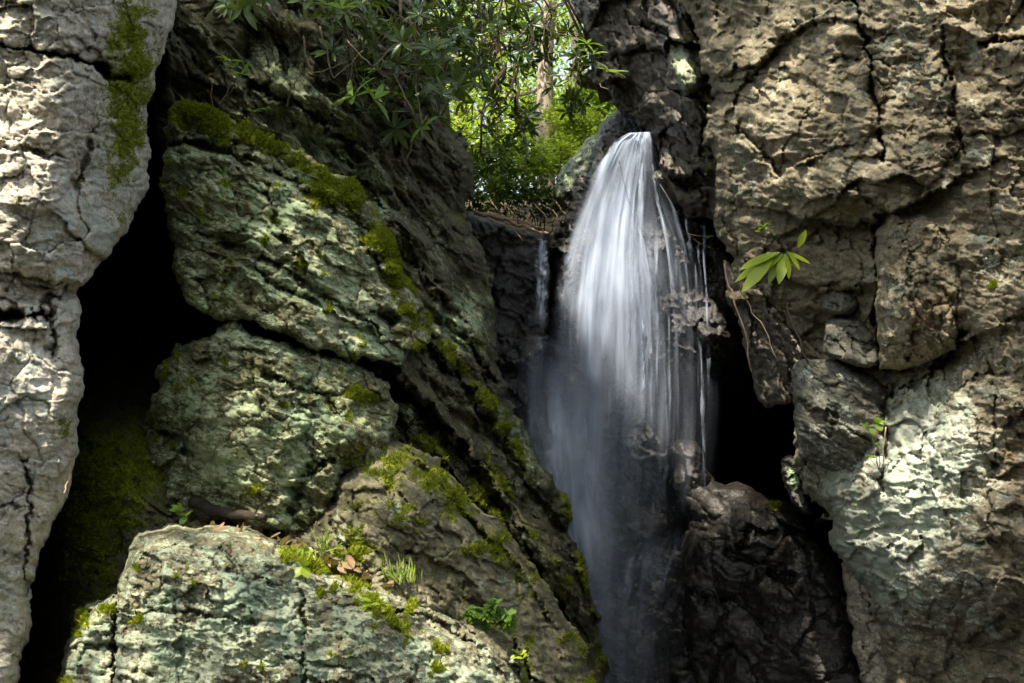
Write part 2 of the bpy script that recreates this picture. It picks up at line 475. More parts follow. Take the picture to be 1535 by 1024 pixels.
def fuzz(parent, p, n, mat, hgt=(.008, .026), wid=.0045, name='moss'):
    k = len(p)
    r = RNG.normal(size=(k, 3)); r -= (r * n).sum(1, keepdims=True) * n; r /= np.linalg.norm(r, axis=1, keepdims=True) + 1e-9
    h = RNG.uniform(hgt[0], hgt[1], k)[:, None]
    t = n * .8 + np.array([0, 0, .35]) + RNG.normal(size=(k, 3)) * .45; t /= np.linalg.norm(t, axis=1, keepdims=True)
    j = RNG.normal(size=(k, 3)) * .004
    a = p + j - r * wid; b = p + j + r * wid; c = p + j + t * h
    V = np.stack([a, b, c], 1).reshape(-1, 3); tri = np.arange(3 * k).reshape(k, 3)
    o = mesh_obj(name, V, None, mat, parent=parent, tri=tri, smooth=False); o['kind'] = 'stuff'
    return o


def at(px, py, lift=0.0, default=None):
    """visible rock point under a photo pixel"""
    j = int(np.clip(round(py / ZB_S), 0, ZBUF.shape[0] - 1)); i = int(np.clip(round(px / ZB_S), 0, ZBUF.shape[1] - 1))
    z = ZBUF[j, i]
    if default is not None and z > 30: z = default
    return P(px, py, z - lift)

#==ROCKS==

# ================================================================== ROCKS
M_left = rock_mat('lichened_schist', (.12, .118, .052), (.18, .17, .08), (.052, .05, .024), bed=24, ratio=3.2)
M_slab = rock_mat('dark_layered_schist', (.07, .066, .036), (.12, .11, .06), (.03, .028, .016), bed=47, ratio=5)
M_pale = rock_mat('pale_sunlit_schist', (.38, .345, .265), (.54, .485, .38), (.19, .175, .14), lichen=(.40, .44, .38), lich2=(.55, .50, .42), bed=8, ratio=1.6)
M_front = rock_mat('lichen_crusted_boulder', (.16, .142, .082), (.22, .20, .12), (.07, .064, .036), lichen=(.30, .38, .265), lich2=(.42, .45, .31), bed=12, ratio=2.2)
M_tan = rock_mat('tan_stained_schist', (.205, .174, .112), (.285, .242, .16), (.098, .084, .054), lichen=(.34, .39, .31), lich2=(.45, .47, .39), rust=(.27, .145, .045), bed=8, ratio=2.2)
M_grey = rock_mat('grey_green_schist', (.14, .135, .11), (.20, .19, .15), (.07, .065, .05), lichen=(.34, .42, .37), lich2=(.45, .49, .44), bed=30, ratio=3)
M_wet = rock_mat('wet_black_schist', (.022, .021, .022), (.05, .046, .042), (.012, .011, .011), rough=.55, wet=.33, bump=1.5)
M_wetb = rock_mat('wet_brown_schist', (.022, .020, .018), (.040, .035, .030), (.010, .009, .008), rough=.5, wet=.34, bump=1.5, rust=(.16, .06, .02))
M_over = rock_mat('rough_brown_schist', (.10, .083, .062), (.18, .15, .115), (.04, .033, .026), rough=.6, wet=.25, bed=62, ratio=2.5)
M_moss = leaf_mat('moss_blades', (.10, .125, .008), (.25, .28, .016), trans=.3, rough=.8, scale=14, spec=.1)

# --- far left sunlit wall
rock('rock_pillar', [(-420, -28), (255, -28), (262, -10), (255, 40), (240, 95), (225, 140), (215, 190), (223, 235), (219, 275), (207, 312), (186, 350), (166, 376), (148, 392), (140, 405), (117, 436), (120, 470), (123, 560), (118, 640), (112, 700), (100, 735), (86, 765), (76, 800), (52, 850), (46, 900), (38, 960), (22, 1090), (-420, 1090)],
     [(-420, 0, 4.3), (-420, 500, 4.2), (-420, 1000, 4.1), (-120, -90, 4.35), (60, -90, 4.35), (150, -60, 4.42), (250, -60, 5.15), (0, 150, 4.3), (110, 150, 4.34), (145, 180, 4.5), (215, 190, 5.15), (0, 330, 4.25), (105, 330, 4.3), (150, 330, 4.75), (200, 310, 5.1), (0, 450, 4.3), (110, 450, 4.45), (0, 600, 4.2), (100, 600, 4.4), (0, 760, 4.2), (70, 760, 4.4), (0, 1000, 4.15), (40, 900, 4.35)], M_pale,
     'tall pale rock wall dappled with sunlight beside the dark crevice', cat='cliff', R=26, D=.28, T=6, inset=8, ragged=8, seed=101, low=.05,
     layers=[('b', -4, 95, 70, .04, .03, dict(cw=.04, s=5)), ('b', -6, 40, 30, .014, .012, dict(cw=.06, s=6)), ('f', 60, .03)], chips=.35, rough_amp=.6, chip_ang=4,
     cracks=[([(-20, 62), (60, 78), (110, 84), (150, 100), (172, 118)], 4, .16), ([(130, 88), (160, 108), (180, 120)], 7, .22), ([(-20, 472), (30, 475), (62, 470)], 8, .4), ([(-20, 215), (40, 222), (95, 238)], 3, .06), ([(60, 470), (75, 445), (116, 440)], 5, .14), ([(40, 690), (44, 740), (36, 900)], 3, .1), ([(78, 480), (82, 540)], 4, .1), ([(-20, 762), (40, 760)], 3, .07), ([(110, 285), (122, 255), (135, 215)], 6, .1)],
     steps=[([(-20, 400), (60, 415), (118, 425)], .12, 45), ([(60, 425), (118, 432)], .1, 22), ([(110, 350), (150, 390)], .1, 30)],
     lichen=(0.08, [(40, 560, 90, 120, .3), (30, 900, 90, 160, .18), (80, 350, 70, 90, .2), (150, 250, 50, 120, .22)]),
     moss=(-0.17, [(205, 40, 46, 120, .55), (195, 180, 36, 90, .28), (95, 640, 30, 60, .4), (185, 110, 36, 70, .35), (175, 260, 45, 110, .36)]),
     rust=(-.1, [(15, 60, 40, 50, .5), (130, 180, 20, 60, .45), (20, 800, 40, 60, .35)]), dark=(-.2, [(190, 260, 50, 130, .42), (210, 80, 40, 120, .3), (95, 40, 45, 40, .25), (95, 165, 40, 60, .2)]),  # dark blobs darken the side face and paint in two dapple shadows
     film=0.25, moss_mat=M_moss, moss_n=3500)

# --- depth of the crevice behind it
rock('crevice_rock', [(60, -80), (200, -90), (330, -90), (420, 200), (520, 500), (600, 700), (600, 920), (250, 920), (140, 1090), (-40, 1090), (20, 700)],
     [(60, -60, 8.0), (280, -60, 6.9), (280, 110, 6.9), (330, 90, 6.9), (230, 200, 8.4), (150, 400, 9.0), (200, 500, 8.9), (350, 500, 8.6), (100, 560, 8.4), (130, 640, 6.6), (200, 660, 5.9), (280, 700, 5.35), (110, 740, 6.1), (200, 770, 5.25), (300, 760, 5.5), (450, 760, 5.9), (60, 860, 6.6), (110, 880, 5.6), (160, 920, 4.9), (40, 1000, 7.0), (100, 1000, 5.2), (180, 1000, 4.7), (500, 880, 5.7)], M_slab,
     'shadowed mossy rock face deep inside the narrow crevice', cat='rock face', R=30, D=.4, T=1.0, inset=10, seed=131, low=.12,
     layers=[('b', 5, 120, 90, .10, .10, dict(s=15)), ('f', 40, .06)], lichen=(-.2, [(150, 930, 60, 60, .55)]), moss=(-.1, [(200, 690, 100, 80, .75), (120, 760, 70, 80, .55), (150, 880, 60, 100, .45)]), dark=(.05, [(190, 400, 150, 160, .8), (30, 950, 50, 150, .5)]),  # dark mask paints the crevice's deep shade into the rock colour
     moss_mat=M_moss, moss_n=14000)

# --- the great layered slab that falls away to the right
rock('layered_slab', [(235, 60), (300, -20), (420, -90), (600, -90), (640, 40), (668, 150), (698, 215), (712, 275), (704, 330), (728, 395), (742, 470), (755, 535), (764, 592), (788, 645), (816, 700), (848, 752), (852, 790), (878, 840), (886, 885), (900, 925), (896, 945), (908, 1000), (925, 1090), (700, 1090), (560, 900), (470, 640), (380, 420), (225, 210)],
     [(250, 120, 6.3), (300, 0, 6.6), (450, -60, 7.0), (600, -60, 7.6), (690, 230, 7.9), (600, 150, 7.0), (480, 180, 6.5), (420, 300, 6.3), (600, 330, 6.6), (700, 400, 7.4), (560, 500, 6.0), (750, 560, 7.3), (680, 600, 6.4), (620, 700, 5.9), (800, 720, 7.0), (730, 780, 6.1), (880, 900, 6.9), (800, 900, 6.1), (900, 1050, 6.8), (760, 1050, 5.8)], M_slab,
     'dark layered rock slab sloping down to the waterfall, streaked with moss', cat='cliff', R=30, D=.6, T=4.5, inset=60, ragged=11, seed=151, low=.10,
     layers=[('s', 46, 62, .20, dict(s=21, warp=.55, sharp=.62, saw=.7)), ('s', 48, 34, .12, dict(s=24, warp=.5, sharp=.86, saw=.9)), ('s', 63, 22, .07, dict(s=25, warp=.5, sharp=.88, saw=.9)), ('s', 50, 19, .06, dict(s=22, warp=.8)), ('b', 48, 90, 36, .06, .06, dict(s=23, cw=.09)), ('f', 30, .03)],
     cracks=[([(560, 470), (640, 520), (700, 590), (760, 680), (840, 800), (890, 930)], 8, .3), ([(380, 130), (470, 170), (540, 240)], 8, .25), ([(600, 590), (690, 680), (760, 790), (850, 930)], 9, .3), ([(640, 470), (700, 520), (740, 570)], 6, .2), ([(540, 540), (620, 600), (660, 640)], 10, .35), ([(600, 380), (660, 440), (700, 500)], 5, .15)],
     steps=[([(300, 120), (400, 150), (500, 220), (560, 290)], .16, 50), ([(560, 575), (640, 610), (700, 670), (760, 760)], .3, 45), ([(690, 720), (770, 820), (830, 930)], .3, 50)],
     lichen=(.0, [(420, 150, 90, 60, .35, 30), (500, 230, 90, 50, .36, 35), (690, 490, 32, 38, .75, 40), (770, 660, 22, 50, .6, -35), (400, 90, 60, 40, .2), (560, 330, 40, 60, .2, 45)]),
     moss=(-0.22, [(600, 430, 60, 70, .2)]), moss_lines=[([(560, 320), (590, 400), (630, 470), (700, 560), (760, 640), (800, 720)], 13, .75), ([(840, 730), (856, 790), (880, 870), (905, 990)], 10, .65), ([(620, 650), (700, 720), (790, 840), (870, 960), (905, 1030)], 15, .5), ([(690, 620), (740, 700), (800, 800), (880, 920)], 9, .5)],
     dark=(.0, [(660, 240, 70, 150, .45, 20), (700, 400, 50, 100, .4), (850, 850, 40, 120, .3)]), film=0.45, moss_mat=M_moss, moss_n=14000, rough_amp=1.2)

# --- the upper block under the moss ledge
rock('mossy_block', [(246, 250), (250, 180), (262, 158), (300, 158), (340, 178), (420, 212), (500, 255), (556, 305), (586, 370), (604, 430), (632, 470), (642, 505), (600, 548), (560, 542), (480, 527), (412, 497), (380, 482), (330, 477), (288, 460), (262, 432), (257, 398), (268, 378), (246, 335)],
     [(250, 180, 6.0), (300, 165, 5.95), (420, 225, 5.9), (540, 300, 6.0), (600, 430, 6.05), (640, 500, 6.1), (250, 330, 5.65), (350, 300, 5.5), (450, 330, 5.5), (530, 400, 5.65), (270, 400, 5.5), (350, 440, 5.25), (450, 470, 5.25), (540, 530, 5.5), (600, 540, 5.8)], M_left,
     'lichen-spotted block capped by a thick green moss ledge', cat='rock', R=15, D=.16, T=3.2, inset=30, ragged=11, seed=171, low=.06,
     layers=[('s', 24, 46, .075, dict(s=31, warp=.7, saw=.6)), ('s', 28, 13, .026, dict(s=32, warp=.9)), ('b', 30, 70, 44, .05, .05, dict(s=33, cw=.06)), ('f', 40, .045)],
     cracks=[([(262, 215), (300, 216), (345, 230), (370, 248)], 7, .22), ([(400, 280), (410, 320), (425, 360), (460, 410)], 4, .1), ([(300, 350), (360, 372), (420, 400), (480, 440), (570, 500)], 5, .12), ([(560, 470), (590, 480)], 9, .25)],
     steps=[([(250, 372), (300, 385), (360, 400), (400, 425)], -.12, 30), ([(262, 232), (330, 235), (400, 268), (470, 305), (530, 350)], -.10, 40), ([(380, 240), (460, 280), (530, 330), (570, 400)], .12, 20), ([(430, 430), (520, 480), (600, 520)], .1, 25)],
     lichen=(0.16, [(320, 270, 60, 30, .38, 20), (425, 310, 40, 45, .45), (480, 400, 70, 60, .3), (370, 350, 50, 40, .25), (520, 470, 60, 36, .42, 20), (320, 430, 50, 24, .3), (540, 515, 60, 20, .4, 15)]),
     moss=(-0.12, [(290, 180, 40, 22, .45)]), moss_lines=[([(255, 168), (300, 172), (360, 195), (430, 228), (500, 268), (548, 312), (578, 372), (600, 430), (640, 492)], 19, .98), ([(470, 296), (530, 325), (560, 350)], 15, .6)],
     rust=(-.1, [(330, 390, 60, 20, .4)]), dark=(-.15, [(300, 400, 60, 30, .3)]), film=0.50, moss_mat=M_moss, moss_n=42000)

# --- the middle lichen block
rock('lichen_block', [(228, 600), (240, 552), (258, 522), (300, 502), (322, 490), (346, 481), (394, 495), (404, 500), (450, 518), (522, 540), (588, 578), (596, 640), (566, 690), (512, 704), (500, 765), (480, 815), (398, 800), (285, 775), (232, 768), (236, 700), (216, 668)],
     [(230, 610, 5.6), (260, 530, 5.55), (345, 490, 5.35), (400, 505, 5.3), (520, 560, 5.5), (585, 600, 5.8), (300, 600, 5.05), (400, 620, 4.95), (500, 640, 5.1), (240, 720, 5.35), (300, 750, 5.15), (440, 790, 5.02), (560, 680, 5.4)], M_left,
     'rough rock thickly spotted with pale lichen under the dark overhang', cat='rock', R=17, D=.17, T=2.6, inset=35, ragged=12, seed=191, low=.07,
     layers=[('b', 22, 80, 52, .07, .06, dict(s=41, cw=.07)), ('s', 14, 17, .035, dict(s=42, warp=1.0)), ('b', 40, 30, 24, .02, .02, dict(s=43)), ('f', 36, .05)],
     cracks=[([(400, 560), (440, 580), (520, 590)], 4, .12), ([(440, 770), (450, 720), (490, 690)], 6, .14), ([(330, 520), (390, 530), (410, 545)], 3, .06), ([(225, 640), (270, 655), (280, 680)], 9, .2)],
     steps=[([(330, 505), (400, 520)], -.05, 20), ([(225, 625), (262, 640)], .12, 20)],
     bulge=[(530, 650, 34, 24, .16), (370, 505, 45, 22, .12)],
     lichen=(0.23, [(370, 510, 50, 24, .38), (290, 620, 50, 40, .25), (420, 640, 80, 60, .2), (330, 700, 80, 40, .3), (420, 720, 40, 50, .25)]),
     moss=(-0.24, [(255, 560, 34, 40, .62), (250, 640, 30, 30, .4), (540, 590, 40, 14, .7, 25)]), rust=(-.15, [(535, 650, 36, 24, .55)]), dark=(-.2, [(250, 560, 30, 60, .2), (530, 690, 40, 20, .3)]), film=0.42, moss_mat=M_moss, moss_n=6000)

# --- big brown boulder lower centre
rock('brown_boulder', [(180, 840), (190, 790), (280, 764), (400, 784), (440, 795), (478, 750), (498, 705), (530, 682), (575, 664), (620, 664), (662, 690), (700, 740), (750, 790), (800, 850), (840, 905), (872, 965), (915, 1090), (640, 1090), (500, 900)],
     [(200, 800, 5.3), (300, 780, 5.15), (420, 830, 5.0), (480, 760, 4.95), (520, 690, 5.2), (620, 670, 5.5), (560, 760, 4.75), (640, 780, 4.95), (720, 790, 5.5), (600, 860, 4.7), (700, 900, 5.0), (800, 890, 5.6), (760, 1000, 4.9), (870, 1000, 5.7), (880, 1080, 5.5)], M_front,
     'rounded brown boulder with bare sunlit patches behind the leaf-strewn ledge', cat='boulder', R=40, D=.5, T=1.5, inset=40, ragged=9, seed=211, low=.07,
     layers=[('s', 42, 60, .05, dict(s=51, warp=.8)), ('s', 46, 15, .02, dict(s=52)), ('b', 40, 90, 60, .05, .04, dict(s=53, cw=.06)), ('f', 34, .04)],
     cracks=[([(620, 690), (690, 760), (740, 830)], 5, .12), ([(492, 700), (500, 800)], 4, .1), ([(690, 880), (760, 950), (820, 1060)], 5, .12)],
     steps=[([(690, 760), (760, 830), (820, 920)], .14, 30), ([(600, 820), (680, 850), (720, 890)], .1, 25)],
     lichen=(-0.08, [(520, 800, 24, 20, .5), (600, 770, 50, 20, .25), (760, 880, 50, 24, .2)]), moss=(.02, [(600, 695, 50, 24, .5, 25), (680, 740, 50, 30, .5, 45), (590, 720, 70, 40, .2), (740, 820, 60, 20, .4, 45)]),
     rust=(.05, []), dark=(-.15, [(700, 930, 80, 60, .3)]), film=0.50, moss_mat=M_moss, moss_n=9000)

# --- front boulder crusted with mint lichen
rock('lichen_boulder', [(80, 1090), (98, 965), (130, 905), (176, 880), (192, 830), (208, 795), (260, 786), (370, 790), (440, 818), (530, 866), (630, 892), (700, 932), (756, 975), (796, 1035), (830, 1090)],
     [(100, 1000, 4.3), (180, 890, 4.2), (210, 800, 4.35), (370, 795, 4.5), (530, 868, 4.6), (690, 932, 4.7), (790, 1035, 4.8), (230, 840, 4.05), (400, 870, 4.02), (560, 930, 4.1), (300, 980, 3.85), (500, 1000, 3.9), (700, 1030, 4.2), (200, 1060, 3.85), (600, 1080, 3.95)], M_front,
     'wide boulder crusted with mint-green lichen below the sunlit ledge', cat='boulder', R=26, D=.5, T=1.2, inset=30, ragged=7, seed=231, low=.05, round_pow=1.7,
     layers=[('b', 6, 120, 78, .045, .05, dict(s=61, cw=.035)), ('s', 10, 20, .016, dict(s=62)), ('b', 20, 30, 20, .012, .01, dict(s=63)), ('f', 30, .03)],
     cracks=[([(172, 915), (260, 918), (330, 925), (380, 935)], 3, .07), ([(176, 880), (172, 960), (168, 1060)], 4, .12), ([(100, 968), (140, 966), (172, 970)], 5, .12), ([(340, 855), (400, 872), (460, 890), (520, 910)], 3, .07), ([(452, 890), (455, 960), (452, 1060)], 3, .08), ([(560, 910), (640, 925), (700, 960)], 5, .12), ([(420, 985), (520, 1005), (560, 1020)], 3, .06)],
     steps=[([(170, 1090), (174, 960), (180, 890)], -.10, 60), ([(200, 845), (300, 850), (400, 868), (500, 900)], -.05, 30), ([(620, 905), (690, 945), (750, 1000)], .09, 20)],
     lichen=(0.21, [(300, 960, 150, 80, .36), (420, 900, 80, 50, .22), (540, 1000, 90, 50, .28), (700, 1020, 60, 50, .25), (140, 1000, 40, 50, .2)]),
     moss=(-0.24, [(470, 850, 70, 22, .5, 25), (270, 830, 60, 30, .3), (560, 905, 60, 20, .62, 20), (130, 930, 40, 30, .5), (590, 960, 60, 26, .4), (660, 970, 20, 40, .45), (200, 905, 30, 40, .4)]), moss_lines=[([(420, 825), (500, 860), (580, 885), (640, 905)], 9, .5)],
     rust=(0, [(240, 840, 60, 30, .15)]), dark=(-.25, [(130, 900, 30, 40, .2)]), film=0.30, moss_mat=M_moss, moss_n=16000)
#==P2==

# --- behind the fall
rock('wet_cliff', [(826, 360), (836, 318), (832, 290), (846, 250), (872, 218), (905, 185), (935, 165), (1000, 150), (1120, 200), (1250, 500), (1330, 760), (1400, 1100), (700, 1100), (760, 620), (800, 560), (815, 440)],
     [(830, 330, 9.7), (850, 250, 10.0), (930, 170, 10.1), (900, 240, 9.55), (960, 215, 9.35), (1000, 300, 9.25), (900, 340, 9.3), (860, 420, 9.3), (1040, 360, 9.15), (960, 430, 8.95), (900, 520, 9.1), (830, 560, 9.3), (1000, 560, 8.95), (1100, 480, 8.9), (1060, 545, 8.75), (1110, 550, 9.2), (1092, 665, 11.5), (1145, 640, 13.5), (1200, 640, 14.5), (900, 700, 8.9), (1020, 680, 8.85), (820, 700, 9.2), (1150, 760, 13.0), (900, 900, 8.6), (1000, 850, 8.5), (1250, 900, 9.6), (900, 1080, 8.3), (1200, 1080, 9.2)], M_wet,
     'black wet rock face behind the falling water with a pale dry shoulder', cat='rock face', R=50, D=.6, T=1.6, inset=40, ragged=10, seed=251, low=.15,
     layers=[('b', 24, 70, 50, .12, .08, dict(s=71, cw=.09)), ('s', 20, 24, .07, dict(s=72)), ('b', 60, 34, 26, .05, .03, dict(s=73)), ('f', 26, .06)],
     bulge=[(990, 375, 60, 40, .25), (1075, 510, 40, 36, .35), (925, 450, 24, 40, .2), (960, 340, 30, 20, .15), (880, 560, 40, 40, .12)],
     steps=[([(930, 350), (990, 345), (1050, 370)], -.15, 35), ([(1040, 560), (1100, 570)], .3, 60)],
     lichen=(-.5, [(880, 225, 36, 60, .75, 35), (840, 285, 26, 50, .8, 20), (835, 370, 12, 26, .7)]), moss=(-.5, [(1080, 510, 36, 20, .55)]), rust=(-.25, [(920, 210, 44, 40, .7, -30), (985, 340, 40, 14, .5)]), dark=(-.3, [(1100, 640, 80, 120, .5)]), rough_amp=1.4)  # dark blob paints shade into the hollow right of the fall

rock('ledge_rock', [(640, 300), (690, 318), (716, 318), (748, 328), (790, 345), (818, 352), (826, 375), (828, 470), (815, 520), (800, 580), (820, 720), (860, 860), (890, 1000), (900, 1100), (640, 1100), (640, 500)],
     [(690, 320, 9.3), (740, 330, 9.25), (818, 355, 9.4), (760, 420, 9.3), (820, 480, 9.4), (760, 560, 9.1), (800, 640, 9.0), (780, 800, 8.8), (850, 900, 8.7), (850, 1080, 8.4)], M_wet,
     'dark rock ledge left of the fall with the narrow trickle running off', cat='rock ledge', R=14, D=.35, T=1.8, inset=14, ragged=6, seed=271, low=.12,
     layers=[('b', 40, 60, 44, .08, .06, dict(s=81)), ('s', 30, 20, .05, dict(s=82)), ('f', 30, .05)], bulge=[(800, 530, 30, 26, .3)],
     steps=[([(770, 505), (830, 510)], -.2, 60)], lichen=(-.5, []), moss=(-.4, [(730, 335, 60, 14, .4)]), dark=(0, [(760, 450, 60, 80, .4)]))

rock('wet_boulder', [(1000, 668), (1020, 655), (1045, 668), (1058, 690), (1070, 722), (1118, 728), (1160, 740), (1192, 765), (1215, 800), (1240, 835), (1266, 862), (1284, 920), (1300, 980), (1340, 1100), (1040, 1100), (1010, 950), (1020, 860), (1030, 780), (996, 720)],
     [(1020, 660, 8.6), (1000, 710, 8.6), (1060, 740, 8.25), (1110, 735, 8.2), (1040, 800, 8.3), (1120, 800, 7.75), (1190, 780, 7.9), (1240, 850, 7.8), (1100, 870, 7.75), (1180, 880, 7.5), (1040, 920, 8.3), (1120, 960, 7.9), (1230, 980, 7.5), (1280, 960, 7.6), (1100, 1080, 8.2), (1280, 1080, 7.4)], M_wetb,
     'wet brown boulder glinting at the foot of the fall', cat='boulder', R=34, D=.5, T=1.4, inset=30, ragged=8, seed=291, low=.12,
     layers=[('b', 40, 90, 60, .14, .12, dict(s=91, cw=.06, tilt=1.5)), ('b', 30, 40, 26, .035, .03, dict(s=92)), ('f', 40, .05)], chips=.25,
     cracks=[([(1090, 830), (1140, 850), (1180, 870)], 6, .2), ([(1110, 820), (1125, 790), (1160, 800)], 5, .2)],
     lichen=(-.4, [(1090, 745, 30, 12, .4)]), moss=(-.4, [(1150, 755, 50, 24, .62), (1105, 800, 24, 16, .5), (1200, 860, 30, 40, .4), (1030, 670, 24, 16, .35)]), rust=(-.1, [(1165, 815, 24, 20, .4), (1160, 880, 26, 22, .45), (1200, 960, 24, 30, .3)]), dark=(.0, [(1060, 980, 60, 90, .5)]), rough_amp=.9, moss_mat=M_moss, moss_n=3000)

# --- right side
rock('overhanging_rock', [(838, -90), (850, -20), (868, 28), (888, 60), (896, 95), (893, 128), (915, 148), (936, 166), (965, 196), (975, 212), (984, 238), (972, 248), (968, 262), (985, 285), (1003, 305), (1030, 318), (1070, 330), (1100, 340), (1130, 200), (1120, -90)],
     [(850, -60, 9.4), (890, 80, 9.3), (900, 140, 9.3), (960, 190, 8.9), (930, 60, 9.0), (1000, 20, 8.2), (980, 150, 8.5), (1020, 80, 8.0), (1000, 230, 8.4), (990, 280, 8.5), (1040, 200, 8.05), (1030, 300, 8.3), (1080, 320, 8.1), (1090, 100, 7.8), (1040, -60, 8.0)], M_over,
     'dark jagged overhanging rock above the lip of the fall', cat='cliff', R=30, D=.5, T=1.2, inset=30, ragged=12, seed=311, low=.2,
     layers=[('b', 62, 74, 40, .14, .10, dict(s=101, cw=.08, tilt=1.6)), ('b', 50, 34, 24, .05, .03, dict(s=102, tilt=1.5)), ('s', 64, 22, .05, dict(s=103)), ('f', 40, .06)],
     bulge=[(1024, 110, 22, 50, .35, -15), (1000, 262, 22, 20, .2)], steps=[([(880, 130), (940, 120), (990, 180)], .3, 70), ([(985, 250), (1020, 265), (1060, 255)], .35, 60)],
     lichen=(-.3, [(1025, 100, 20, 50, .95, -15), (980, 262, 14, 18, .6)]), moss=(-.4, [(1040, 60, 20, 60, .3)]), rust=(-.1, [(1010, 190, 30, 40, .35)]), dark=(-.15, [(925, 60, 40, 90, .6), (1050, 300, 40, 24, .4)]), rough_amp=1.3)

rock('tan_cliff', [(1010, -90), (1008, -20), (1040, 60), (1052, 130), (1060, 210), (1070, 290), (1078, 350), (1086, 395), (1097, 440), (1106, 470), (1130, 500), (1165, 545), (1195, 590), (1188, 680), (1202, 725), (1222, 752), (1234, 764), (1251, 821), (1275, 860), (1299, 895), (1316, 947), (1332, 1020), (1348, 1090), (2000, 1090), (2000, -90)],
     [(1020, -60, 7.4), (1045, 80, 7.4), (1062, 230, 7.3), (1085, 400, 7.2), (1110, 470, 7.1), (1180, 560, 7.0), (1190, 690, 6.3), (1245, 800, 6.2), (1290, 920, 6.0), (1330, 1080, 5.8),
      (1120, 40, 6.7), (1130, 200, 6.5), (1150, 330, 6.45), (1160, 430, 6.7), (1230, 20, 6.0), (1240, 200, 5.75), (1250, 330, 5.85), (1230, 450, 6.4), (1290, 570, 6.3), (1300, 700, 5.6), (1320, 800, 5.3), (1370, 950, 5.25),
      (1320, 60, 5.45), (1340, 250, 5.35), (1370, 400, 5.2), (1400, 540, 5.2), (1430, 620, 4.95), (1400, 760, 4.85), (1430, 880, 4.7), (1450, 960, 5.0), (1440, 1060, 5.2), (1500, 100, 4.9), (1510, 300, 4.8), (1500, 500, 4.75), (1530, 700, 4.55), (1530, 880, 4.55), (1530, 1000, 4.8), (1640, 200, 4.4), (1640, 600, 4.2), (1640, 1000, 4.5), (1980, 0, 3.9), (1980, 500, 3.8), (1980, 1060, 3.9)], M_tan,
     'high tan cliff with cracks, rust stains and a pale lichened foot', cat='cliff', R=30, D=.5, T=8, inset=40, ragged=18, seed=331, low=.10,
     layers=[('b', 4, 140, 84, .07, .025, dict(s=111, cw=.04)), ('b', -20, 60, 46, .045, .01, dict(s=112, cw=.05, tilt=1.3)), ('s', 8, 40, .03, dict(s=113, warp=1.1, sharp=.88)), ('s', 78, 60, .035, dict(s=114, warp=.8, sharp=.88)), ('f', 60, .05)], chips=.85,
     cracks=[([(1276, 0), (1290, 40), (1304, 90), (1312, 140), (1318, 190), (1324, 240)], 4, .16), ([(1410, 40), (1418, 80), (1428, 130), (1432, 180), (1446, 225)], 3, .1), ([(1470, 64), (1500, 62), (1545, 57)], 5, .2), ([(1250, 90), (1310, 92), (1340, 100)], 3, .07), ([(1315, 330), (1318, 420), (1312, 540)], 5, .2),
             ([(1440, 500), (1425, 540), (1380, 570), (1340, 590)], 8, .22), ([(1325, 590), (1330, 660), (1322, 740)], 7, .22), ([(1110, 190), (1150, 230), (1170, 260)], 6, .15), ([(1085, 330), (1120, 400), (1170, 470), (1200, 540)], 4, .1), ([(1400, 170), (1540, 178)], 2, .04), ([(1490, 560), (1494, 700)], 3, .06)],
     steps=[([(1225, 330), (1270, 340), (1320, 330), (1365, 305), (1395, 290)], .28, 60), ([(1190, 420), (1240, 440), (1320, 420)], .2, 50), ([(1310, 520), (1370, 548), (1430, 520)], .30, 46), ([(1180, 50), (1240, 25), (1300, 40)], .12, 24), ([(1320, 870), (1380, 945), (1450, 960), (1545, 880)], .25, 90), ([(1105, 105), (1130, 95), (1165, 70)], .16, 26), ([(1100, 150), (1115, 120), (1140, 95)], .12, 26), ([(1160, 235), (1200, 245), (1250, 225)], .10, 26)],
     bulge=[(1290, 280, 90, 40, .2, -10), (1140, 110, 30, 36, .16), (1190, 200, 26, 60, .12), (1270, 50, 26, 14, .16), (1380, 440, 60, 90, .12), (1420, 640, 60, 60, .10)],
     lichen=(0.02, [(1330, 780, 120, 140, .6, 20), (1390, 650, 80, 100, .5), (1290, 870, 60, 90, .3, 30), (1110, 270, 36, 70, .22), (1460, 900, 80, 40, .25), (1500, 400, 40, 60, .25), (1345, 70, 40, 36, .26), (1350, 130, 10, 20, .4), (1240, 760, 30, 60, .3)]),
     moss=(-0.30, [(1380, 340, 40, 20, .3), (1480, 430, 50, 60, .22), (1210, 30, 20, 10, .5), (1270, 48, 16, 8, .6)]),
     rust=(.05, [(1515, 650, 26, 80, .3), (1300, 120, 50, 60, .22), (1470, 120, 70, 50, .22), (1380, 440, 40, 60, .22), (1500, 240, 40, 40, .25), (1330, 300, 40, 30, .2), (1510, 760, 40, 40, .2)]),
     dark=(-.2, [(1220, 170, 30, 110, .42), (1085, 210, 30, 170, .5), (1130, 330, 40, 70, .3), (1150, 480, 50, 50, .55), (1450, 980, 120, 34, .6, -12), (1380, 1010, 60, 40, .5), (1200, 300, 60, 30, .2), (1440, 800, 60, 40, .2)]), moss_mat=M_moss, moss_n=2500, rough_amp=.8)

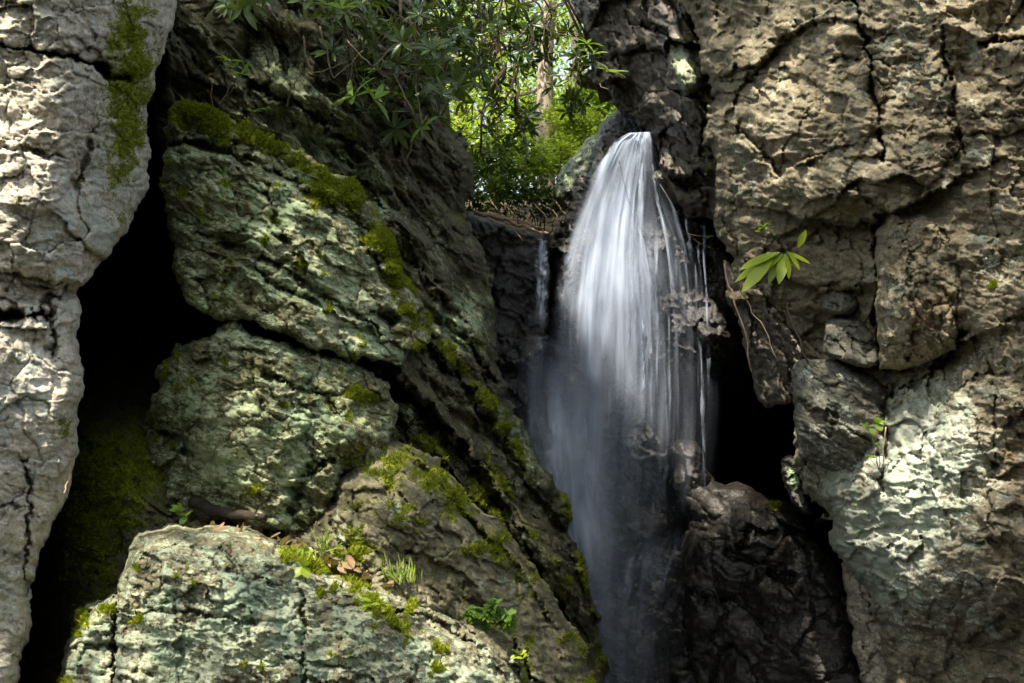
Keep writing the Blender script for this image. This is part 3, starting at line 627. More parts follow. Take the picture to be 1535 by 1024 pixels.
rock('angular_block', [(1236, 485), (1254, 476), (1290, 478), (1314, 500), (1318, 548), (1300, 552), (1262, 542), (1236, 530)], [(1240, 500, 6.15), (1260, 478, 6.1), (1315, 505, 6.0), (1265, 515, 5.8), (1300, 530, 5.8)], M_grey,
     'small angular block wedged above the dark striped boulder', R=10, D=.16, T=.6, inset=8, ragged=3, seed=351, low=.03, step=1.6, layers=[('b', 20, 40, 30, .04, .02, dict(s=121)), ('s', 30, 14, .025, dict(s=122))], lichen=(-.2, [(1270, 490, 14, 20, .3)]), moss=(-.3, []), rust=(0, []), dark=(-.1, []))
rock('rounded_stone', [(1232, 440), (1246, 428), (1276, 422), (1294, 432), (1290, 456), (1276, 470), (1250, 476), (1230, 466)], [(1235, 450, 6.3), (1262, 424, 6.25), (1262, 450, 5.95), (1290, 450, 6.2)], M_grey,
     'rounded brown stone stuck in the dark hollow of the tan cliff', R=14, D=.2, T=.5, inset=8, ragged=3, seed=361, low=.03, step=1.6, layers=[('s', 10, 12, .03, dict(s=131)), ('f', 14, .03)], lichen=(-.2, []), moss=(-.3, []), rust=(.1, []), dark=(-.1, []))
rock('flat_stone', [(1240, 414), (1254, 392), (1286, 380), (1314, 384), (1322, 408), (1302, 424), (1270, 424)], [(1245, 410, 6.25), (1286, 384, 6.2), (1280, 404, 5.95), (1318, 410, 6.1)], M_grey,
     'flat stone jutting just above the rounded brown stone', R=12, D=.18, T=.5, inset=8, ragged=3, seed=371, low=.03, step=1.6, layers=[('s', 0, 14, .03, dict(s=141)), ('f', 14, .03)], lichen=(-.15, []), moss=(-.3, []), rust=(.0, []), dark=(-.05, []))
rock('square_column', [(1312, 350), (1330, 322), (1380, 318), (1432, 350), (1446, 420), (1440, 490), (1432, 524), (1380, 548), (1318, 552), (1312, 500), (1316, 420)], [(1316, 360, 5.55), (1400, 335, 5.2), (1445, 430, 4.98), (1320, 450, 5.35), (1370, 450, 5.05), (1320, 545, 5.5), (1425, 520, 5.05)], M_tan,
     'blocky brown rock column with a squared-off underside', R=22, D=.22, T=.9, inset=14, ragged=6, seed=381, low=.06, step=1.8, layers=[('b', 4, 70, 60, .05, .035, dict(s=151, cw=.05)), ('s', 78, 24, .03, dict(s=152)), ('f', 26, .05), ('b', 30, 26, 20, .02, .015, dict(s=153))], steps=[([(1360, 350), (1366, 440), (1360, 540)], -.08, 26)],
     lichen=(.0, [(1340, 460, 20, 60, .25)]), moss=(-.25, [(1400, 390, 40, 30, .2)]), rust=(.2, [(1390, 460, 40, 50, .25)]), dark=(-.1, [(1370, 540, 50, 16, .4)]))
rock('striped_boulder', [(1184, 560), (1198, 540), (1232, 534), (1270, 544), (1312, 568), (1336, 590), (1334, 660), (1328, 738), (1290, 722), (1240, 700), (1198, 690), (1190, 640)], [(1190, 570, 6.2), (1230, 540, 6.1), (1330, 600, 5.9), (1240, 600, 5.75), (1290, 640, 5.6), (1200, 680, 6.0), (1320, 730, 5.75), (1250, 690, 5.8)], M_grey,
     'dark striped boulder jammed against the pale foot of the cliff', cat='boulder', R=22, D=.25, T=.8, inset=16, ragged=6, seed=391, low=.05, step=1.7,
     layers=[('s', 30, 24, .06, dict(s=161, warp=.6, saw=.8)), ('s', 34, 9, .02, dict(s=162)), ('f', 24, .04)], cracks=[([(1200, 600), (1250, 630), (1300, 660)], 4, .1)],
     lichen=(-.05, [(1230, 660, 40, 24, .35, 20), (1210, 560, 20, 16, .3), (1280, 600, 50, 24, .12)]), moss=(-.15, [(1270, 570, 50, 20, .3)]), rust=(.0, [(1250, 620, 40, 10, .3, 25)]), dark=(.0, [(1290, 700, 40, 24, .35)]))
rock('rock_flake', [(1086, 392), (1110, 415), (1140, 450), (1180, 490), (1205, 530), (1212, 560), (1206, 595), (1182, 608), (1152, 612), (1136, 600), (1128, 560), (1118, 520), (1104, 480), (1090, 430)], [(1090, 400, 7.4), (1110, 470, 7.3), (1140, 520, 7.15), (1180, 590, 7.0), (1140, 600, 7.35), (1120, 530, 7.4)], M_over,
     'thin shiny rock flake hanging from the cliff edge beside the fall', R=8, D=.15, T=.5, inset=5, ragged=5, seed=401, low=.06, step=1.5, layers=[('s', 64, 12, .07, dict(s=171)), ('f', 14, .05)], lichen=(-.3, [(1150, 560, 20, 50, .3)]), moss=(-.5, []), rust=(.05, []), dark=(-.3, []))  # lichen blob paints bright glints onto the flake
rock('pale_rib', [(1262, 845), (1290, 866), (1330, 920), (1360, 985), (1375, 1090), (1302, 1090), (1292, 1020), (1280, 975), (1272, 910), (1264, 880)], [(1270, 850, 7.0), (1290, 930, 6.8), (1320, 1060, 6.5), (1285, 1060, 6.7)], M_pale,
     'narrow strip of pale sunlit rock between the wet boulder and cliff foot', R=8, D=.12, T=.8, inset=4, ragged=5, seed=411, low=.05, step=1.5, layers=[('b', 70, 40, 20, .05, .03, dict(s=181)), ('f', 18, .04)], lichen=(-.2, []), moss=(-.5, []), rust=(-.1, []), dark=(-.2, []))
rock('knobbly_rock', [(1172, 690), (1184, 684), (1196, 694), (1208, 740), (1216, 770), (1204, 768), (1186, 750), (1174, 722)], [(1176, 700, 7.0), (1196, 700, 6.9), (1210, 760, 6.85), (1190, 730, 6.8)], M_wetb,
     'small glinting knob of rock tucked behind the cliff foot', R=7, D=.12, T=.5, inset=3, ragged=4, seed=421, low=.04, step=1.4, layers=[('f', 14, .05)], lichen=(-.2, [(1186, 710, 12, 30, .5)]), moss=(-.5, []), rust=(.1, []), dark=(-.3, []))
#==P2END==
#==P3==

# ================================================================== GROUND
def ground_sheet(name, fn, nx, ny, mat, label=None):
    u, v = np.meshgrid(np.linspace(0, 1, nx), np.linspace(0, 1, ny))
    V = fn(u, v).reshape(-1, 3); idx = np.arange(nx * ny).reshape(ny, nx)
    Q = np.stack([idx[:-1, :-1], idx[:-1, 1:], idx[1:, 1:], idx[1:, :-1]], -1).reshape(-1, 4)
    o = mesh_obj(name, V, Q, mat); tag(o, label, kind='structure'); return o


M_soil = plain_mat('damp_leafy_soil', (.03, .022, .012), (.07, .05, .025), 9, .95, .8)
M_bed = plain_mat('wet_stream_bed', (.008, .008, .009), (.02, .019, .018), 5, .5, .6)
def g_fn(u, v):
    x = (u - .5) * 240; y = (v - .5) * 240 + 20
    return np.stack([x, y, -1.2 + .25 * fbm2(x / 3, y / 3, 3, 5) + .0 * x], -1)
ground_sheet('ground', g_fn, 160, 160, M_bed)
# wooded slope above the lip of the fall
LIPZ = P(770, 352, 9.6)[2]
def hsl(y): return np.clip(y - 9.5, -1, 14) * .36 + np.clip(y - 23.5, 0, 99) * .1
def h_fn(u, v):
    x = (u - .5) * (12 + 90 * v); y = 9.3 + v * v * 60
    z = LIPZ - .05 + hsl(y) + .3 * fbm2(x / 2.5, y / 2.5, 4, 15) * np.clip((y - 9.3) / 2, 0, 1)
    z = np.where(np.abs(x) > 3.5, z - .0, z)
    return np.stack([x, y, z], -1)
ground_sheet('hillside', h_fn, 140, 120, M_soil)

# ================================================================== PLANT KIT
class MB:
    def __init__(s): s.V = []; s.Q = []; s.T = []; s.n = 0; s.E = []
    def add(s, V, Q=None, T=None):
        V = np.asarray(V, float).reshape(-1, 3)
        if Q is not None: s.Q.append(np.asarray(Q, np.int64) + s.n)
        if T is not None: s.T.append(np.asarray(T, np.int64) + s.n)
        s.V.append(V); s.n += len(V)
    def build(s, name, mat, parent=None, smooth=True, kind=None, origin=None):
        o = mesh_obj(name, np.concatenate(s.V), np.concatenate(s.Q) if s.Q else None, mat, parent=parent, tri=np.concatenate(s.T) if s.T else None, smooth=smooth, origin=origin)
        if kind: o['kind'] = kind
        return o


def nrm(v): return v / (np.linalg.norm(v, axis=-1, keepdims=True) + 1e-12)


def tube(mb, pts, r0, r1, k=6, wob=0.0, seed=0):
    pts = np.asarray(pts, float); n = len(pts)
    tg = nrm(np.gradient(pts, axis=0)); ref = np.array([.31, .2, .93]); a = nrm(np.cross(tg, ref)); b = np.cross(tg, a)
    ang = np.arange(k) / k * 2 * math.pi; t = np.linspace(0, 1, n)[:, None]
    r = (r0 + (r1 - r0) * t)
    if wob: r = r * (1 + wob * fbm2(np.cos(ang)[None] * 1.3 + seed + t * 2, np.sin(ang)[None] * 1.3 + t * n * .35, 3, seed))
    else: r = np.repeat(r, k, 1)
    V = pts[:, None] + r[..., None] * (np.cos(ang)[None, :, None] * a[:, None] + np.sin(ang)[None, :, None] * b[:, None])
    idx = np.arange(n * k).reshape(n, k); nx = np.roll(idx, -1, 1)
    Q = np.stack([idx[:-1], nx[:-1], nx[1:], idx[1:]], -1).reshape(-1, 4)
    V = V.reshape(-1, 3); c = len(V)
    V = np.concatenate([V, pts[:1], pts[-1:]])
    T = np.concatenate([np.stack([nx[0], idx[0], np.full(k, c)], 1), np.stack([idx[-1], nx[-1], np.full(k, c + 1)], 1)])
    mb.add(V, Q, T)


def curve(a, b, sag=.1, n=9, seed=0, wig=.03, dirn=(0, 0, -1)):
    a = np.asarray(a, float); b = np.asarray(b, float); t = np.linspace(0, 1, n)[:, None]; L = np.linalg.norm(b - a)
    p = a + (b - a) * t + np.asarray(dirn) * sag * L * 4 * t * (1 - t)
    w = np.stack([n2(t[:, 0] * 3 + seed, np.full(n, i * 9.1 + seed * .37), 4) for i in range(3)], 1)
    return p + w * wig * L * np.sin(t * math.pi) * 2


LS = np.array([0, .12, .35, .62, .85, 1.0]); LW = np.array([.03, .45, .95, 1.0, .6, .02])
def leaves(mb, base, dirs, upv, L, wd, droop, fold=.25):
    """batch of elliptic leaves: base (n,3), dirs (n,3), L (n,), wd (n,), droop (n,)"""
    base = np.asarray(base, float); n = len(base); d = nrm(np.asarray(dirs, float)); up = np.asarray(upv, float)
    side = nrm(np.cross(d, up)); nn = np.cross(side, d)
    s = LS[None, :, None]; L_ = L[:, None, None]; dr = droop[:, None, None]
    mid = base[:, None] + d[:, None] * s * L_ + nn[:, None] * (-dr * s * s * L_)
    w = (LW[None, :, None] * wd[:, None, None] * .5)
    lf = mid - side[:, None] * w + nn[:, None] * w * fold; rt = mid + side[:, None] * w + nn[:, None] * w * fold
    V = np.stack([lf, mid, rt], 2)            # n,6,3,3
    idx = np.arange(n * 18).reshape(n, 6, 3)
    Q1 = np.stack([idx[:, :-1, 0], idx[:, :-1, 1], idx[:, 1:, 1], idx[:, 1:, 0]], -1).reshape(-1, 4)
    Q2 = np.stack([idx[:, :-1, 1], idx[:, :-1, 2], idx[:, 1:, 2], idx[:, 1:, 1]], -1).reshape(-1, 4)
    mb.add(V.reshape(-1, 3), np.concatenate([Q1, Q2]))


def whorl(mb, p, axis, L=.13, n=9, spread=1.15, wd=.26, droop=.25, jit=.25):
    axis = nrm(np.asarray(axis, float)); ref = np.array([0, 0, 1.0]) if abs(axis[2]) < .9 else np.array([1.0, 0, 0])
    a = nrm(np.cross(axis, ref)); b = np.cross(axis, a)
    az = np.arange(n) / n * 2 * math.pi + RNG.uniform(0, 6) + RNG.normal(size=n) * .22
    el = np.clip(spread + RNG.normal(size=n) * jit, .25, 1.9)
    d = (np.cos(az)[:, None] * a + np.sin(az)[:, None] * b) * np.sin(el)[:, None] + axis * np.cos(el)[:, None]
    Ls = L * RNG.uniform(.65, 1.12, n)
    leaves(mb, np.repeat(np.asarray(p, float)[None], n, 0) + d * .006, d, np.repeat(axis[None], n, 0) + RNG.normal(size=(n, 3)) * .15, Ls, Ls * wd * RNG.uniform(.85, 1.15, n), droop * RNG.uniform(.4, 1.5, n))


M_rhodo = leaf_mat('rhododendron_leaf', (.026, .05, .010), (.07, .12, .014), trans=.22, rough=.32, scale=5, spec=.5)
M_rhodo2 = leaf_mat('young_rhododendron_leaf', (.09, .17, .015), (.17, .28, .03), trans=.35, rough=.38, scale=5)
M_bright = leaf_mat('sunlit_leaf', (.18, .27, .02), (.38, .46, .05), trans=.55, rough=.5, scale=2)
M_green = leaf_mat('fresh_green_leaf', (.07, .14, .02), (.16, .27, .03), trans=.5, rough=.5, scale=2)
M_dgreen = leaf_mat('deep_green_leaf', (.025, .07, .02), (.06, .13, .03), trans=.35, rough=.45, scale=3)
M_twig = plain_mat('grey_brown_twig', (.08, .06, .04), (.16, .12, .08), 30, .9, .4)
M_bark = plain_mat('furrowed_bark', (.08, .065, .05), (.22, .18, .14), 14, .92, 1.0, stretch=(1, 1, .18))
M_bark2 = plain_mat('pale_bark', (.24, .19, .14), (.40, .33, .25), 10, .9, .8, stretch=(1, 1, .25))


def bush(root, tips, label, L=.13, mat=None, group='rhododendron bushes along the cliff top', axis_bias=(0, -.25, .75), nlimb=6, r=.016, sag=.12, n=9, name='rhododendron', young=None):
    """tips: world points; limbs run from the root towards clusters of tips"""
    tips = np.asarray(tips, float); root = np.asarray(root, float)
    t = empty(name, root); tag(t, label, 'shrub', group)
    fm = MB(); bm_ = MB()
    seeds = tips[RNG.choice(len(tips), min(nlimb, len(tips)), replace=False)]
    limbs = []
    for i, s_ in enumerate(seeds):
        c = curve(root + RNG.normal(size=3) * .05, root + (s_ - root) * .85, sag, 14, seed=RNG.integers(999), wig=.10)
        limbs.append(c); tube(bm_, c, r, r * .45, 6, .15, i)
    allp = np.concatenate(limbs)
    for k, p in enumerate(tips):
        dd = np.linalg.norm(allp - p, axis=1); j = np.argsort(dd)[RNG.integers(0, 3)]
        out = nrm(p - allp[j]); ax = nrm(np.array(axis_bias) + out * .7 + RNG.normal(size=3) * .3)
        c = curve(allp[j], p, .10, 7, seed=RNG.integers(999), wig=.08); tube(bm_, c, r * .38, r * .2, 4)
        whorl(fm, p, ax, L * RNG.uniform(.8, 1.15), n=int(RNG.integers(n - 2, n + 2)))
    fm.build('foliage', mat or M_rhodo, t); bm_.build('branches', M_twig, t)
    return t


def region(n, x0, x1, y0, y1, d0, d1, shape=None):
    out = []
    while len(out) < n:
        x = RNG.uniform(x0, x1); y = RNG.uniform(y0, y1)
        if shape is not None and poly_sd(np.array([x]), np.array([y]), shape)[0] < 0: continue
        out.append(P(x, y, RNG.uniform(d0, d1)))
    return np.array(out)


# --- rhododendrons hanging over the left cliff
bush(P(430, -130, 6.5), region(34, 300, 560, -70, 46, 5.7, 6.35, [(300, -70), (300, 10), (350, 40), (420, 15), (560, 50), (560, -70)]), 'rhododendron with glossy whorled leaves at the top of the left cliff', L=.125)
bush(P(600, -60, 7.1), region(84, 470, 690, -20, 200, 6.3, 7.0, [(470, -20), (500, 150), (560, 190), (640, 200), (690, 150), (690, -20)]), 'rhododendron drooping over the slab below the tan tree trunk', L=.13, sag=-.05)
bush(P(690, -120, 8.6), region(150, 540, 735, -40, 150, 7.9, 8.9, [(560, -80), (540, 20), (600, 110), (680, 150), (735, 120), (740, -80)]), 'dense dark rhododendron thicket in the middle of the cliff top', L=.135, nlimb=10)
bush(P(760, -140, 10), region(80, 690, 880, -40, 190, 9.5, 10.6, [(690, -80), (680, 100), (700, 190), (770, 180), (830, 110), (880, 40), (870, -80)]), 'open rhododendron silhouetted against the bright woods and sky', L=.14, nlimb=9)
bush(P(760, 100, 9.6), region(40, 690, 800, 150, 270, 9.2, 10.2), 'rhododendron with arching dark leaves beside the slab edge', L=.13, nlimb=6)
bush(P(860, -60, 10), region(16, 810, 885, 60, 175, 9.6, 10.2), 'rhododendron branch with star-shaped whorls dangling beside the leaning trunk', L=.15, nlimb=4, n=9)

# --- single sprigs
def sprig(root, tips, label, L, mat, ax, n=8, group=None, r=.004, name='sapling', spread=1.15):
    t = empty(name, root); tag(t, label, 'plant', group); fm = MB(); sm = MB()
    for k, p in enumerate(tips):
        fm = MB(); tube(sm, curve(root, p, .08, 8, seed=k + 3, wig=.06), r, r * .5, 5); whorl(fm, p, ax[k % len(ax)], L, n=n, spread=spread); fm.build('leaf_cluster', mat, t)
    sm.build('stem', M_twig, t); return t
sprig(P(872, 60, 8.8), [P(888, 82, 8.7), P(880, 66, 8.75)], 'bright leaf whorl sprouting from the dark overhang, the upper one', .15, M_rhodo2, [(.2, -.5, .8)])
sprig(P(900, 125, 8.5), [P(914, 108, 7.75)], 'bright leaf whorl sprouting from the dark overhang, the lower one', .15, M_rhodo2, [(.3, -.4, .8)])
sprig(P(500, -30, 5.95), [P(512, 14, 5.65)], 'pale green leaf whorl catching light at the cliff top', .16, M_rhodo2, [(.0, -.6, .8)], n=9)
sprig(P(330, 165, 5.95), [P(345, 92, 5.75), P(362, 112, 5.72), P(350, 100, 5.8)], 'small leafy sapling on the moss ledge by the dark crevice', .075, M_green, [(0, -.3, 1), (.4, -.2, .8), (-.4, -.2, .8)], n=7)
sprig(P(395, 185, 5.85), [P(380, 168, 5.7), P(400, 165, 5.72)], 'low leafy seedling at the back of the moss ledge', .06, M_green, [(0, -.4, .9)], n=6)
sprig(P(550, 170, 6.35), [P(530, 145, 6.0), P(560, 150, 6.1)], 'rhododendron shoot with long pale stem lying over the slab', .17, M_rhodo2, [(-.3, -.5, .5), (.5, -.4, .5)], n=8)
# the yellow-green sprig on the right cliff
rt = at(1212, 545, .02); t = empty('rhododendron_sprig', rt); tag(t, 'yellow-green rhododendron sprig leaning out from the right cliff', 'plant')
ft = P(1170, 378, 5.95); sm = MB()
c1_ = np.concatenate([curve(rt, P(1178, 450, 6.15), .06, 9, 3, .04)[:-1], curve(P(1178, 450, 6.15), ft, -.06, 7, 5, .03)])
tube(sm, c1_, .006, .004, 6)
tube(sm, curve(ft, P(1140, 392, 5.9), -.03, 6, 4), .0035, .002, 5)
sm.build('stem', M_twig, t)
M_sprig = leaf_mat('yellow_green_leaf', (.20, .30, .02), (.34, .42, .035), trans=.4, rough=.4, scale=9)
LT = [((1170, 378), (1100, 420)), ((1168, 378), (1108, 402)), ((1160, 384), (1112, 436)), ((1172, 380), (1152, 424)), ((1174, 380), (1140, 408)), ((1176, 380), (1168, 424)), ((1178, 380), (1184, 418)), ((1178, 378), (1216, 394)), ((1180, 376), (1200, 404)), ((1150, 386), (1125, 400)), ((1196, 372), (1208, 345)), ((1175, 382), (1160, 398))]
for a_, b_ in LT:
    lm_ = MB(); A = P(*a_, 5.95 + RNG.uniform(-.03, .03)); B = P(*b_, 5.90 + RNG.uniform(-.10, .06)); L_ = np.linalg.norm(B - A)
    leaves(lm_, [A], [B - A], [nrm(np.array([RNG.uniform(-.3, .3), -.75, .65]))], np.array([L_]), np.array([min(.075, max(.042, L_ * .27))]), np.array([.06]))
    lm_.build('leaf', M_sprig, t)

def small_plant(name, px, py, label, leafs, mat, cat='plant', group=None, lift=.0, depth=None):
    """leafs: (dx, dy, length m, width m) with the offset of each leaf base from the root in pixels"""
    r0 = at(px, py, lift) if depth is None else P(px, py, depth); z = np.dot(r0 - CAM, FWD)
    t = empty(name, r0); tag(t, label, cat, group); sm = MB(); fm = MB()
    for dx, dy, L_, w_ in leafs:
        fm = MB(); p = P(px + dx, py + dy, z - .05 + RNG.uniform(-.03, .02)); tube(sm, curve(r0, p, .05, 6, RNG.integers(99)), .0022, .0015, 4)
        for k in range(3):
            a = RNG.uniform(0, 6.28) if k else math.atan2(-dy, dx + .1); dv = np.array([math.cos(a), -.45, .5 * math.sin(a)])
            leaves(fm, [p], [dv], [np.array([0, -.5, .85]) + RNG.normal(size=3) * .2], np.array([L_]), np.array([w_]), np.array([.25]))
        fm.build('leaf_cluster', mat, t)
    sm.build('stem', M_twig, t); return t
small_plant('seedling', 1318, 705, 'little bright seedling with round leaves beside the striped boulder', [(-16, -62, .045, .04), (-4, -70, .05, .045), (-8, -40, .035, .03), (-14, -20, .03, .026)], M_green)
small_plant('seedling', 1170, 360, 'tiny green plant in a crack above the yellow-green sprig', [(-30, -12, .04, .04), (-24, -20, .04, .036), (-6, -6, .03, .03)], M_green)
small_plant('seedling', 456, 846, 'light green seedling with paired leaves on the front of the sunlit ledge', [(0, -22, .045, .03), (-2, 4, .06, .045), (4, 30, .035, .025)], M_sprig)
small_plant('seedling', 274, 790, 'star-shaped green seedling on the shaded moss left of the ledge', [(0, -22, .06, .035), (6, -16, .05, .03)], M_green)
small_plant('seedling', 1062, 238, 'green tuft clinging to the edge of the overhanging rock', [(-2, -8, .05, .03), (0, 8, .05, .03), (-4, 20, .04, .025)], M_green)
small_plant('seedling', 780, 995, 'small bright seedling at the lower end of the sunlit ledge', [(-4, -14, .05, .025), (4, -8, .04, .02)], M_sprig)
small_plant('seedling', 565, 912, 'low yellow-green seedling below the grass tuft', [(-8, -10, .05, .02), (6, -6, .045, .02), (0, 4, .04, .02)], M_sprig)
small_plant('seedling', 1030, 350, 'sprig of green at the wet cliff edge right of the fall', [(30, 20, .04, .02), (34, 4, .035, .02)], M_dgreen, depth=7.3)


def tuft(px, py, label, n, h, mat, spread=.05, lean=(0, -.1, 1)):
    r0 = at(px, py, .01); t = tag(empty('grass_tuft', r0), label, 'grass tuft'); g = MB()
    for k in range(n):
        b0 = r0 + RNG.normal(size=3) * spread * np.array([1, .5, .3]); d = nrm(np.array(lean) + RNG.normal(size=3) * .35)
        leaves(g, [b0], [d], [np.array([0, -1, .3]) + RNG.normal(size=3) * .3], np.array([h * RNG.uniform(.4, 1.1)]), np.array([.006]), np.array([RNG.uniform(0, .5)]), .1)
    g.build('blades', mat, t)
M_grass = leaf_mat('grass_blade', (.11, .18, .012), (.24, .30, .03), trans=.35, rough=.5, scale=10)
tuft(600, 872, 'tall grass tuft at the sunlit end of the leaf litter', 46, .13, M_grass, .04)
tuft(486, 830, 'thin grass tuft among the dead leaves', 16, .14, M_grass, .02)
tuft(455, 838, 'short yellow moss-grass tuft on the ledge lip', 30, .05, M_grass, .035)

# fern in the shaded cleft
r0 = at(735, 945, .02); t = tag(empty('fern', r0), 'bright green fern clump in the cleft right of the brown boulder', 'fern')
for k in range(16):
    ang = RNG.uniform(-1.3, 1.3); Lf = RNG.uniform(.10, .20); d0 = nrm(np.array([math.sin(ang), -.55, .6 + .3 * math.cos(ang)]))
    c = curve(r0 + np.array([RNG.uniform(-.1, .12), 0, RNG.uniform(-.03, .05)]), r0 + d0 * Lf, -.14, 12, k, .03); g = MB(); tube(g, c, .002, .001, 4)
    tg = nrm(np.gradient(c, axis=0)); sd_ = nrm(np.cross(tg, np.array([0, -.6, .8])))
    for sgn in (-1, 1):
        ll = .05 * np.sin(np.linspace(.35, 3.0, 12)); leaves(g, c, sd_ * sgn + tg * .45, np.repeat(np.array([[0, -.6, .8]]), 12, 0), ll, ll * .33 + .004, np.full(12, .2))
    g.build('frond', M_green, t)

# dead leaves lying on the sunlit ledge
M_dead = leaf_mat('dead_leaf', (.13, .075, .04), (.34, .23, .13), trans=.15, rough=.75, scale=8, spec=.2)
proto = None
LED = [(300, 788), (350, 792), (400, 802), (430, 812), (470, 832), (510, 850), (550, 868), (590, 884)]
for k in range(52):
    i = RNG.integers(0, len(LED) - 1); f = RNG.uniform(); x = LED[i][0] + (LED[i + 1][0] - LED[i][0]) * f + RNG.normal() * 5; y = LED[i][1] + (LED[i + 1][1] - LED[i][1]) * f + RNG.normal() * 4 - 3
    p = at(x, y, .012)
    if proto is None or k < 4:
        g = MB(); L_ = np.array([.06 + .015 * (k % 3)]); leaves(g, [np.zeros(3) - np.array([.03, 0, 0])], [np.array([1.0, 0, .1])], [np.array([0, 0, 1.0])], L_, L_ * (.42 + .1 * (k % 2)), np.array([.35 - .25 * k]), .5)
        o = g.build('dead_leaf', M_dead); proto = (proto or []) + [o]
    else:
        o = proto[k % 4].copy(); COL.objects.link(o)
    o.location = p; o.rotation_euler = (RNG.uniform(-.2, 1.1), RNG.uniform(-.6, .6), RNG.uniform(0, 6.28)); s_ = RNG.uniform(.7, 1.15); o.scale = (s_,) * 3
    tag(o, 'curled brown dead leaf among the leaf litter on the sunlit ledge', 'dead leaf', 'dead leaves on the sunlit ledge')


# sticks and roots
def stick(name, pts, r, label, mat, cat='stick', r1=None, group=None):
    g = MB(); tube(g, np.concatenate([curve(a, b, .03, 8, RNG.integers(99), .04)[:-1] for a, b in zip(pts[:-1], pts[1:])] + [np.array(pts[-1])[None]]), r, r1 or r * .5, 7, .2, 3)
    tag(g.build(name, mat, origin=pts[0]), label, cat, group)
M_stick = plain_mat('weathered_wood', (.20, .13, .08), (.36, .25, .16), 20, .9, .6)
stick('fallen_branch', [P(712, 318, 9.2), P(760, 328, 9.1), P(800, 345, 9.0), P(822, 350, 9.0)], .022, 'pale fallen branch lying along the top of the dark ledge', M_stick)
stick('fallen_branch', [P(728, 318, 9.25), P(778, 330, 9.2), P(815, 342, 9.1)], .012, 'thinner stick lying just behind the pale fallen branch', M_stick)
stick('fallen_branch', [P(735, 330, 9.0), P(770, 342, 8.95), P(784, 362, 8.9)], .010, 'short bent stick drooping over the front of the dark ledge', M_stick)
stick('hanging_root', [P(1086, 395, 7.05), P(1100, 450, 7.0), P(1118, 500, 6.95), P(1128, 560, 6.95)], .008, 'thin brown root hanging down the edge of the rock flake', M_stick, 'root')
stick('hanging_root', [P(1108, 400, 6.7), P(1112, 440, 6.66), P(1150, 500, 6.55), P(1165, 540, 6.5)], .005, 'dark thread-like root trailing below the yellow-green sprig', M_twig, 'root')
stick('hanging_root', [P(1328, 640, 5.45), P(1324, 680, 5.45), P(1322, 715, 5.5)], .004, 'reddish twig hanging beside the little round-leaved seedling', M_stick, 'root')
for k, (a, b, c, lb) in enumerate([((455, 55), (468, 110), (520, 92), 'looping bare twig nearest the left end of the rhododendrons'), ((480, 40), (500, 118), (545, 75), 'bare twig arching below the pale leaf whorl'), ((520, 60), (560, 100), (600, 60), 'curved bare twig over the upper slab'), ((590, 110), (620, 170), (640, 200), 'bare twig hanging down the dark slab'), ((610, 240), (622, 200), (640, 175), 'forked root clinging to the dark slab below the thicket'), ((430, 160), (436, 130), (452, 110), 'upright dry stem on the slab beside the moss ledge')]):
    stick('bare_twig', [P(*a, 6.15 + .08 * k), P(*b, 6.0 + .1 * k), P(*c, 6.2 + .1 * k)], .006, lb, M_twig, 'twig', group='bare twigs on the left cliff')
stick('dry_stem', [at(313, 170, .02), P(318, 130, 5.75), P(316, 118, 5.72)], .004, 'dry red stem standing on the moss ledge', M_stick, 'twig')
stick('dry_stem', [P(106, 690, 4.5), P(104, 715, 4.42), P(96, 740, 4.36)], .006, 'withered twig caught on the edge of the pale wall', M_stick, 'twig')
stick('fallen_branch', [at(390, 808, .02), at(325, 788, .02)], .007, 'thin dry stick lying at the start of the leaf litter', M_stick)
stick('dead_log', [at(290, 752, .03), at(340, 768, .06), at(398, 774, .03)], .035, 'short blackened log wedged under the lichen block', plain_mat('rotten_wood', (.012, .010, .007), (.05, .035, .022), 14, .95, .8), 'log')

# ================================================================== WOODS BEHIND
def card_leaves(mb, c, n, size, flat=.5):
    d = nrm(RNG.normal(size=(n, 3)) * np.array([1, 1, .55])); up = nrm(np.array([0, 0, 1.0]) + RNG.normal(size=(n, 3)) * flat)
    s = nrm(np.cross(d, up)); L = size * RNG.uniform(.6, 1.2, n)[:, None]; w = L * .32
    a = c - d * L * .5; b = c + s * w + d * L * .05; e = c + d * L * .5 - up * L * .12; f = c - s * w + d * L * .05
    V = np.stack([a, b, e, f], 1).reshape(-1, 3); mb.add(V, np.arange(4 * n).reshape(n, 4))


def crown(center, rad, n, size, clumps=26, csz=.28):
    center = np.asarray(center); u = nrm(RNG.normal(size=(clumps, 3))) * RNG.uniform(.25, 1, (clumps, 1)) ** .5
    cc = center + u * np.asarray(rad); k = RNG.integers(0, clumps, n)
    g = MB(); off = RNG.normal(size=(n, 3)) * np.asarray(rad) * csz * np.array([1, 1, .55])
    card_leaves(g, cc[k] + off, n, size); return g, cc


def tree(name, base, top, r, crowns, label, mat, bark, cat='tree', group='trees beyond the fall', size=.09):
    base = np.asarray(base, float); top = np.asarray(top, float)
    t = empty(name, base); tag(t, label, cat, group); tb = MB()
    c = curve(base, top, .02, 16, RNG.integers(99), .015); tube(tb, c, r, r * .6, 10, .2, 2); g = MB(); first = True
    for (ctr, rad, n) in crowns:
        q, cc = crown(ctr, rad, n, size); g.add(np.concatenate(q.V), np.concatenate(q.Q))
        for p in cc[::3]:
            j = np.argmin(np.linalg.norm(c - p, axis=1) + RNG.uniform(0, 1.0, len(c))); tube(tb, curve(c[j], p, .1, 7, RNG.integers(99), .08), r * .22, r * .06, 5)
    tb.build('trunk', bark, t)
    if g.n: g.build('crown', mat, t)
    return t
def hz(x, y): return LIPZ - .1 + hsl(y)
def gp(px, d):
    p = P(px, 300, d); return np.array([p[0], p[1], hz(p[0], p[1]) - .1])
